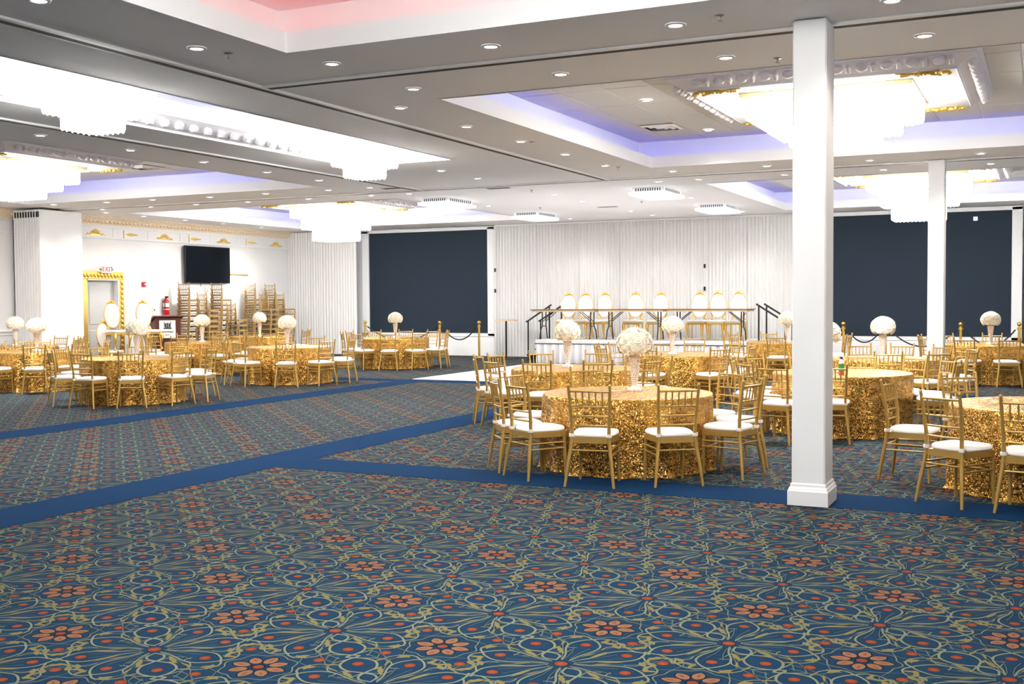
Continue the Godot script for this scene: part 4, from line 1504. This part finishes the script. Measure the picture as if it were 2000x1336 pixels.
	part(sc, "glass_shade_light", box_mesh(Vector3(0.1, 0.42, 0.66), 0.02), M.sconce, Vector3(0, 0.03, 0))
	var ol := OmniLight3D.new()
	ol.name = "sconce_glow"
	ol.light_energy = 0.07
	ol.light_size = 0.15
	ol.omni_range = 20.0
	ol.omni_attenuation = 2.0
	ol.shadow_enabled = true
	sc.add_child(ol)
	ol.position = Vector3(0.2, 0.0, 0)
	# alarm, extinguisher, switches
	var al := thing("fire_alarm", "small red fire alarm on the white wall", "alarm", Vector3(XL + 0.02, 2.165, -22.9))
	part(al, "housing", box_mesh(Vector3(0.06, 0.13, 0.13), 0.008), M.red)
	part(al, "strobe", box_mesh(Vector3(0.03, 0.05, 0.06), 0.008), M.paper, Vector3(0.04, 0, -0.02))
	var fe := thing("fire_extinguisher", "red fire extinguisher with white label hanging above the lectern", "extinguisher", Vector3(XL + 0.1, 1.33, -23.65))
	part(fe, "cylinder", lathe_mesh([Vector2(0, 0), Vector2(0.075, 0), Vector2(0.082, 0.02), Vector2(0.082, 0.37), Vector2(0.06, 0.42), Vector2(0.025, 0.44), Vector2(0.025, 0.47), Vector2(0, 0.47)], 18), M.red)
	part(fe, "label", lathe_mesh([Vector2(0.0835, 0.22), Vector2(0.0835, 0.33)], 18), M.paper)
	part(fe, "label_strip", lathe_mesh([Vector2(0.0832, 0.14), Vector2(0.0832, 0.165)], 18), M.paper)
	part(fe, "lever", box_mesh(Vector3(0.03, 0.05, 0.12), 0.006), M.black, Vector3(0.02, 0.49, 0))
	part(fe, "hose", tube_mesh([Vector3(0, 0.46, 0.03), Vector3(0.03, 0.42, 0.1), Vector3(0.05, 0.25, 0.105), Vector3(0.05, 0.12, 0.1)], 0.012, 6), M.black)
	part(fe, "bracket", box_mesh(Vector3(0.03, 0.3, 0.06)), M.black, Vector3(-0.09, 0.25, 0))
	var sw := thing("wall_keypad", "small grey keypad on the wall above the oval chairs", "switch", Vector3(XL + 0.01, 1.42, -22.87))
	part(sw, "plate", box_mesh(Vector3(0.03, 0.14, 0.1), 0.004), M.greyplate)
	part(sw, "buttons", box_mesh(Vector3(0.012, 0.09, 0.06), 0.003), M.black, Vector3(0.016, 0, 0))
	var sw2 := thing("wall_thermostat", "pale plastic thermostat box on the wall near the extinguisher", "thermostat", Vector3(XL + 0.02, 1.42, -23.25))
	part(sw2, "cover", box_mesh(Vector3(0.05, 0.22, 0.09), 0.01), M.paper)
	part(sw2, "dial", box_mesh(Vector3(0.01, 0.05, 0.04)), M.greyplate, Vector3(0.028, 0.05, 0))
	# lectern
	var le := thing("lectern", "dark mahogany lectern with a white hotel sign", "lectern", Vector3(-20.75, 0, -22.35), 0.0)
	var side := PackedVector2Array([Vector2(-0.26, 0.08), Vector2(0.26, 0.08), Vector2(0.26, 1.18), Vector2(-0.26, 1.05)])
	part(le, "body", prism_mesh(PackedVector2Array([Vector2(-0.25, 0.06), Vector2(0.22, 0.06), Vector2(0.26, 1.27), Vector2(-0.25, 1.12)]), -0.33, 0.33), M.wood, Vector3(0, 0, 0), Vector3(0, -0.52, 0))
	part(le, "reading_top", box_mesh(Vector3(0.66, 0.04, 0.8), 0.008), M.wood, Vector3(0, 1.225, 0), Vector3(0, -0.52, 0.28))
	part(le, "plinth", box_mesh(Vector3(0.58, 0.07, 0.74), 0.01), M.wood, Vector3(0, 0.035, 0), Vector3(0, -0.52, 0))
	var sg := part(le, "sign_board", box_mesh(Vector3(0.012, 0.46, 0.42)), M.paper, Vector3(0, 0, 0))
	var lb := Basis(Vector3.UP, -0.52)
	sg.transform = Transform3D(lb, lb * Vector3(0.262, 0.98, 0.02))
	var crest := mb()
	for k in 3:
		bx(crest, Vector3(0.009, 0.1, (k - 1) * 0.045), Vector3(0.006, 0.13 - 0.02 * absf(k - 1), 0.03))
	for s in [-1.0, 1.0]:
		bx(crest, Vector3(0.009, 0.12, 0.078 * s), Vector3(0.006, 0.13, 0.014), Basis(Vector3(1, 0, 0), 0.15 * s))
	bx(crest, Vector3(0.009, 0.025, 0), Vector3(0.006, 0.03, 0.2))
	part(sg, "crest_mark", crest.commit(), M.ink)
	for w in [["METROPOINTS", 0.0021, -0.07, M.ink], ["HOTEL", 0.0017, -0.15, M.inkgold]]:
		var tx := TextMesh.new()
		tx.text = w[0]
		tx.font_size = 22
		tx.pixel_size = w[1]
		tx.depth = 0.004
		tx.font = tm.font
		part(sg, "sign_lettering", tx, w[3], Vector3(0.008, w[2], 0), Vector3(0, PI / 2, 0))
	# oval chairs stacked beside the door
	var k0 := 0
	for c in [[Vector3(-21.0, 0, -20.72), 1.5, "on the floor beside the gilt door frame"], [Vector3(-20.95, 0.497, -20.9), 1.3, "set on another one beside the gilt door frame"], [Vector3(-20.5, 0.0, -21.5), 1.2, "on the floor close to the lectern"], [Vector3(-20.47, 0.497, -21.5), 1.35, "set on another one close to the lectern"]]:
		copy_of(oval0, "oval_back_chair", c[0], c[1], "white oval-back gold chair %s" % c[2], "stacked oval chairs by the lectern")
		k0 += 1
	# stacks of gold chairs
	var proto: Node3D = null
	var stacks := [[-21.55, -24.15, 10, PI, "at the television's near end"], [-20.95, -24.25, 8, PI / 2, "beside the first tall stack"], [-21.55, -25.5, 10, PI, "under the television"], [-20.95, -25.5, 6, PI / 2, "under the wall sconce"], [-21.55, -27.0, 10, PI, "past the wall sconce"], [-20.95, -26.95, 8, PI / 2, "between two tall stacks"], [-21.55, -27.95, 10, PI, "second from the corner drape"], [-20.95, -27.75, 8, PI / 2, "nearest the corner drape"]]
	for s in stacks:
		for k in s[2]:
			var lab := "bare gold chair, %s from the floor, in the stack %s" % [["first", "second", "third", "fourth", "fifth", "sixth", "seventh", "eighth", "ninth", "tenth"][k], s[4]]
			var tn: float = s[3]
			var fw := Vector3(sin(tn), 0, cos(tn))
			var p: Vector3 = Vector3(s[0], 0.006 + k * 0.145, s[1]) + fw * (0.012 * k - 0.05)
			if proto == null:
				proto = make_chair(p, tn, lab, "stacked gold chairs along the wall", M.stackchair, false)
			else:
				copy_of(proto, "chiavari_chair", p, tn, lab, "stacked gold chairs along the wall")

# ------------------------------------------------------------------ ceiling fittings
func build_fittings() -> void:
	chair_mesh.ring = lathe_mesh([Vector2(0.055, -0.006), Vector2(0.062, -0.012), Vector2(0.082, -0.008), Vector2(0.086, 0.0)], 20)
	chair_mesh.lens = lathe_mesh([Vector2(0.0, -0.009), Vector2(0.058, -0.007), Vector2(0.058, 0.0)], 20)
	var dl := [[-6.68, -5.96], [-6.72, -7.69], [-6.04, -8.76], [-4.4, -8.8], [-2.73, -8.81], [-1.06, -8.83], [-6.0, -10.18], [-4.33, -10.19], [-2.68, -10.2], [-0.95, -10.13], [0.7, -10.15], [-6.72, -11.1], [-6.7, -12.69], [-6.66, -14.24], [-6.64, -15.81], [-6.62, -17.44], [-9.35, -16.77], [-9.36, -18.14], [-12.02, -9.1], [-12.02, -10.7], [-12.05, -12.34], [-12.06, -13.91], [-12.07, -15.52], [-12.06, -17.03], [-11.96, -18.58], [-12.95, -18.6], [-14.5, -18.6], [-15.97, -18.6], [-17.46, -18.5], [-18.75, -18.45], [-20.2, -18.3], [-12.83, -19.98], [-14.43, -19.97], [-16.02, -19.92], [-17.45, -19.85], [-18.75, -19.8], [-20.2, -19.75], [-20.95, -20.6], [-20.98, -21.9], [-21.05, -23.5], [-21.1, -25.1], [-21.1, -26.85], [-11.94, -20.04], [-9.41, -21.74], [-9.48, -23.53], [-11.87, -23.57], [-11.8, -28.4], [-9.46, -26.73], [-9.42, -28.33], [-7.02, -28.35], [-7.05, -23.9], [-6.62, -20.27], [-5.87, -18.78], [-4.25, -18.82], [-2.59, -18.85], [-0.93, -18.8], [-4.26, -20.3], [-2.56, -20.33], [-0.85, -20.3], [-5.84, -20.3]]
	for p in dl:
		downlight(Vector3(p[0], CEIL - 0.001, p[1]))
	for p in [[-4.9, -14.49, "by the near frame corner"], [-4.88, -17.5, "by the air vent"], [-18.6, -17.0, "in the tray above the partition"]]:
		downlight(Vector3(p[0], 4.365, p[1]))
		get_child(get_child_count() - 1).set_meta("label", "small round downlight among raised ceiling tiles %s" % p[2])
	# sprinklers
	var spm := mb()
	lathe(spm, [Vector2(0.04, 0.0), Vector2(0.035, -0.006), Vector2(0.01, -0.008), Vector2(0.008, -0.03), Vector2(0.0, -0.03)], 12)
	var dfl := lathe_mesh([Vector2(0, -0.044), Vector2(0.02, -0.044), Vector2(0.02, -0.04), Vector2(0, -0.04)], 10)
	var sm := spm.commit()
	for p in [[-6.61, -7.98], [-2.33, -8.68], [-2.26, -10.45], [-6.54, -14.36], [-6.5, -17.75], [-9.4, -20.6], [-11.0, -24.6], [-8.3, -24.2]]:
		var t := thing("sprinkler_head", "tiny metal sprinkler head under the flat ceiling", "sprinkler", Vector3(p[0], CEIL - 0.002, p[1]), 0.0, "ceiling sprinklers")
		part(t, "escutcheon", sm, M.steel)
		part(t, "deflector", dfl, M.steel)
		part(t, "yoke", tube_mesh([Vector3(-0.008, -0.025, 0), Vector3(-0.01, -0.035, 0), Vector3(0, -0.045, 0)], 0.004, 5), M.steel)
	# air vents
	for v in [[-5.45, 4.362, -16.85, 0.55, "among the raised tiles beside the big chandelier"], [-16.2, 4.362, -16.9, 0.6, "among the raised tiles above the partition"]]:
		var t2 := thing("air_vent", "square ceiling air vent %s" % v[4], "vent", Vector3(v[0], v[1], v[2]), 0.0, "ceiling vents")
		for k in 3:
			var fr := mb()
			var hh: float = v[3] / 2 - k * 0.085
			rect_sweep(fr, -hh, hh, -hh, hh, [Vector2(-0.05, -0.02 - 0.006 * k), Vector2(0, -0.004), Vector2(0, 0)])
			part(t2, "louvre", fr.commit(), M.track)
		part(t2, "backing", box_mesh(Vector3(v[3] - 0.02, 0.004, v[3] - 0.02)), M.slot, Vector3(0, 0.002, 0))
	for v in [[-11.6, -18.9, "by the aisle downlights"], [-9.8, -19.9, "past the cross track"], [-9.5, -25.2, "over the dance floor"]]:
		var t3 := thing("slot_diffuser", "small flat ceiling air diffuser %s" % v[2], "vent", Vector3(v[0], CEIL - 0.003, v[1]), 0.0, "small diffusers")
		part(t3, "frame", box_mesh(Vector3(0.55, 0.012, 0.2), 0.004), M.track)
		for k in 3:
			part(t3, "slat", box_mesh(Vector3(0.5, 0.012, 0.015)), M.slot, Vector3(0, -0.004, (k - 1) * 0.055))
	# chandeliers
	var big := [Vector2(1.95, 1.75), Vector2(1.48, 1.33), Vector2(1.0, 0.92)]
	chandelier(Vector3(-2.4, 0, -14.45), big, [3.91, 3.75, 3.59], 4.19, "three-tier crystal chandelier over the bottle table behind the big column", true)
	chandelier(Vector3(-2.4, 0, -24.7), big, [3.92, 3.60, 3.30], 4.19, "three-tier crystal chandelier before the right led wall", true)
	chandelier(Vector3(-17.0, 0, -14.4), big, [3.89, 3.75, 3.60], 4.19, "three-tier crystal chandelier over the table before the partition", true)
	chandelier(Vector3(-17.1, 0, -24.9), big, [3.90, 3.60, 3.30], 4.19, "three-tier crystal chandelier hanging before the corner drapes", true)
	chandelier(Vector3(-2.4, 0, -4.4), big, [3.92, 3.75, 3.59], 4.374, "three-tier crystal chandelier in the red-lit tray over the open carpet", true, 1.5)
	var small := [Vector2(1.0, 1.0), Vector2(0.78, 0.78), Vector2(0.48, 0.5)]
	chandelier(Vector3(-9.42, 0, -9.1), small, [3.88, 3.74, 3.57], 4.374, "slim crystal chandelier in the long aisle tray, farther from the stage", false)
	chandelier(Vector3(-9.42, 0, -14.5), small, [3.88, 3.74, 3.57], 4.374, "slim crystal chandelier in the long aisle tray, nearer the stage", false)
	medallion(-2.42, -14.5, 3.55, 3.2, "white plaster ceiling frame with gilt corners around the chandelier behind the big column")
	medallion(-2.42, -24.7, 3.55, 3.2, "white plaster ceiling frame with gilt corners before the right led wall")
	medallion(-17.0, -14.4, 3.55, 3.2, "white plaster ceiling frame with gilt corners above the partition table")
	medallion(-17.1, -24.9, 3.55, 3.2, "white plaster ceiling frame with gilt corners before the corner drapes")
	# egg moulding along the aisle tray
	var am := thing("tray_moulding", "white egg-and-dart moulding lining the long aisle tray", "moulding", Vector3(-10.36, CEIL, -9.8))
	var pm := mb()
	prism(pm, PackedVector2Array([Vector2(0, -0.012), Vector2(0.05, -0.012), Vector2(0.055, 0.02), Vector2(0.09, 0.045), Vector2(0.14, 0.13), Vector2(0.2, 0.17), Vector2(0.2, 0.195), Vector2(0, 0.195)]), -5.7, 5.7)
	part(am, "rail", pm.commit(), M.plaster)
	var eb := mb()
	cbx(eb, Vector3.ZERO, Vector3(0.09, 0.11, 0.13), 0.03, Basis(Vector3(0, 0, 1), -0.5))
	var eg := eb.commit()
	for k in 42:
		part(am, "egg_block", eg, M.plaster, Vector3(0.13, 0.075, -5.6 + k * 0.27))
	# stage ceiling fixtures
	var pn := [[-7.15, -21.8, "between the steps and the aisle"], [-7.1, -26.3, "above the steps end of the stage"], [-11.95, -21.7, "above the dance floor corner"], [-11.9, -26.3, "above the drape end of the stage"]]
	for p in pn:
		var t5 := thing("ceiling_light_fixture", "white boxy ceiling light with vent slots %s" % p[2], "light fixture", Vector3(p[0], CEIL, p[1]), 0.0, "boxy stage ceiling lights")
		part(t5, "housing", box_mesh(Vector3(0.66, 0.09, 1.15), 0.008), M.white, Vector3(0, -0.046, 0))
		var pf := mb()
		rect_sweep(pf, -0.3, 0.3, -0.56, 0.56, [Vector2(-0.05, -0.17), Vector2(0.08, -0.15), Vector2(0.09, -0.095), Vector2(0.0, -0.092)])
		bx(pf, Vector3(0, -0.166, 0), Vector3(0.5, 0.008, 1.02))
		part(t5, "diffuser_light", pf.commit(), M.panel_light)
		for k in 11:
			part(t5, "vent_slot", box_mesh(Vector3(0.02, 0.055, 0.012)), M.slot, Vector3((k - 5) * 0.05, -0.046, 0.574))
			part(t5, "vent_slot", box_mesh(Vector3(0.012, 0.055, 0.03)), M.slot, Vector3(0.329, -0.046, (k - 5) * 0.09))
		var al := AreaLight3D.new()
		al.name = "fixture_glow"
		al.area_size = Vector2(0.6, 1.1)
		al.light_energy = 2.2
		al.shadow_enabled = true
		al.area_range = 30.0
		t5.add_child(al)
		al.position = Vector3(0, -0.185, 0)
		al.rotation.x = -PI / 2

func build_columns() -> void:
	for c in [[-1.712, -9.26, 0.265, 0.36, "big square white column with a moulded base on the navy strip"], [-1.61, -19.42, 0.25, 0.36, "slimmer square white column before the right led wall"]]:
		var t := thing("square_column", c[4], "column", Vector3(c[0], 0, c[1]))
		part(t, "shaft", box_mesh(Vector3(c[2], CEIL - 0.02, c[3]), 0.012), M.white, Vector3(0, (CEIL - 0.02) / 2 + 0.01, 0))
		var b := mb()
		rect_sweep(b, -c[2] / 2, c[2] / 2, -c[3] / 2, c[3] / 2, [Vector2(0.028, 0.0), Vector2(0.028, 0.115), Vector2(0.022, 0.125), Vector2(0.018, 0.14), Vector2(0.01, 0.15), Vector2(0.008, 0.17), Vector2(0.0, 0.18)])
		part(t, "base_moulding", b.commit(), M.white, Vector3(0, 0.006, 0))

func build_bottle() -> void:
	var b := thing("drink_bottle", "plastic drink bottle with green label and blue cap on sequin table", "bottle", Vector3(-2.22, 0.744, -13.85))
	part(b, "body", lathe_mesh([Vector2(0, 0), Vector2(0.032, 0), Vector2(0.034, 0.02), Vector2(0.034, 0.06)], 16), M.orange)
	part(b, "label", lathe_mesh([Vector2(0.0345, 0.05), Vector2(0.035, 0.14)], 16), M.bottle)
	part(b, "shoulder", lathe_mesh([Vector2(0.034, 0.14), Vector2(0.03, 0.165), Vector2(0.016, 0.185), Vector2(0.014, 0.2)], 16), M.crystal)
	part(b, "cap", lathe_mesh([Vector2(0.0, 0.195), Vector2(0.018, 0.195), Vector2(0.018, 0.22), Vector2(0, 0.22)], 14), M.blue)

func _ready() -> void:
	rng.seed = 2024
	# camera
	var cam := Camera3D.new()
	cam.name = "camera"
	cam.fov = rad_to_deg(2.0 * atan(668.0 / 2176.92))
	cam.position = Vector3(0, 1.68, 0)
	cam.rotation_order = EULER_ORDER_YXZ
	cam.rotation = Vector3(deg_to_rad(-2.1646), deg_to_rad(25.586), deg_to_rad(-0.3861))
	cam.near = 0.1
	cam.far = 200.0
	add_child(cam)
	cam.current = true
	var we := WorldEnvironment.new()
	we.name = "environment"
	var env := Environment.new()
	env.background_mode = Environment.BG_COLOR
	env.background_color = Color(0.02, 0.02, 0.02)
	env.tonemap_mode = Environment.TONE_MAPPER_LINEAR
	env.tonemap_exposure = 3.0
	env.sdfgi_enabled = true
	env.ssao_enabled = true
	env.ssil_enabled = true
	we.environment = env
	add_child(we)
	make_materials()
	build_shell()
	build_columns()
	build_front()
	make_chair_meshes()
	build_left()
	build_fittings()
	build_tables()
	build_bottle()
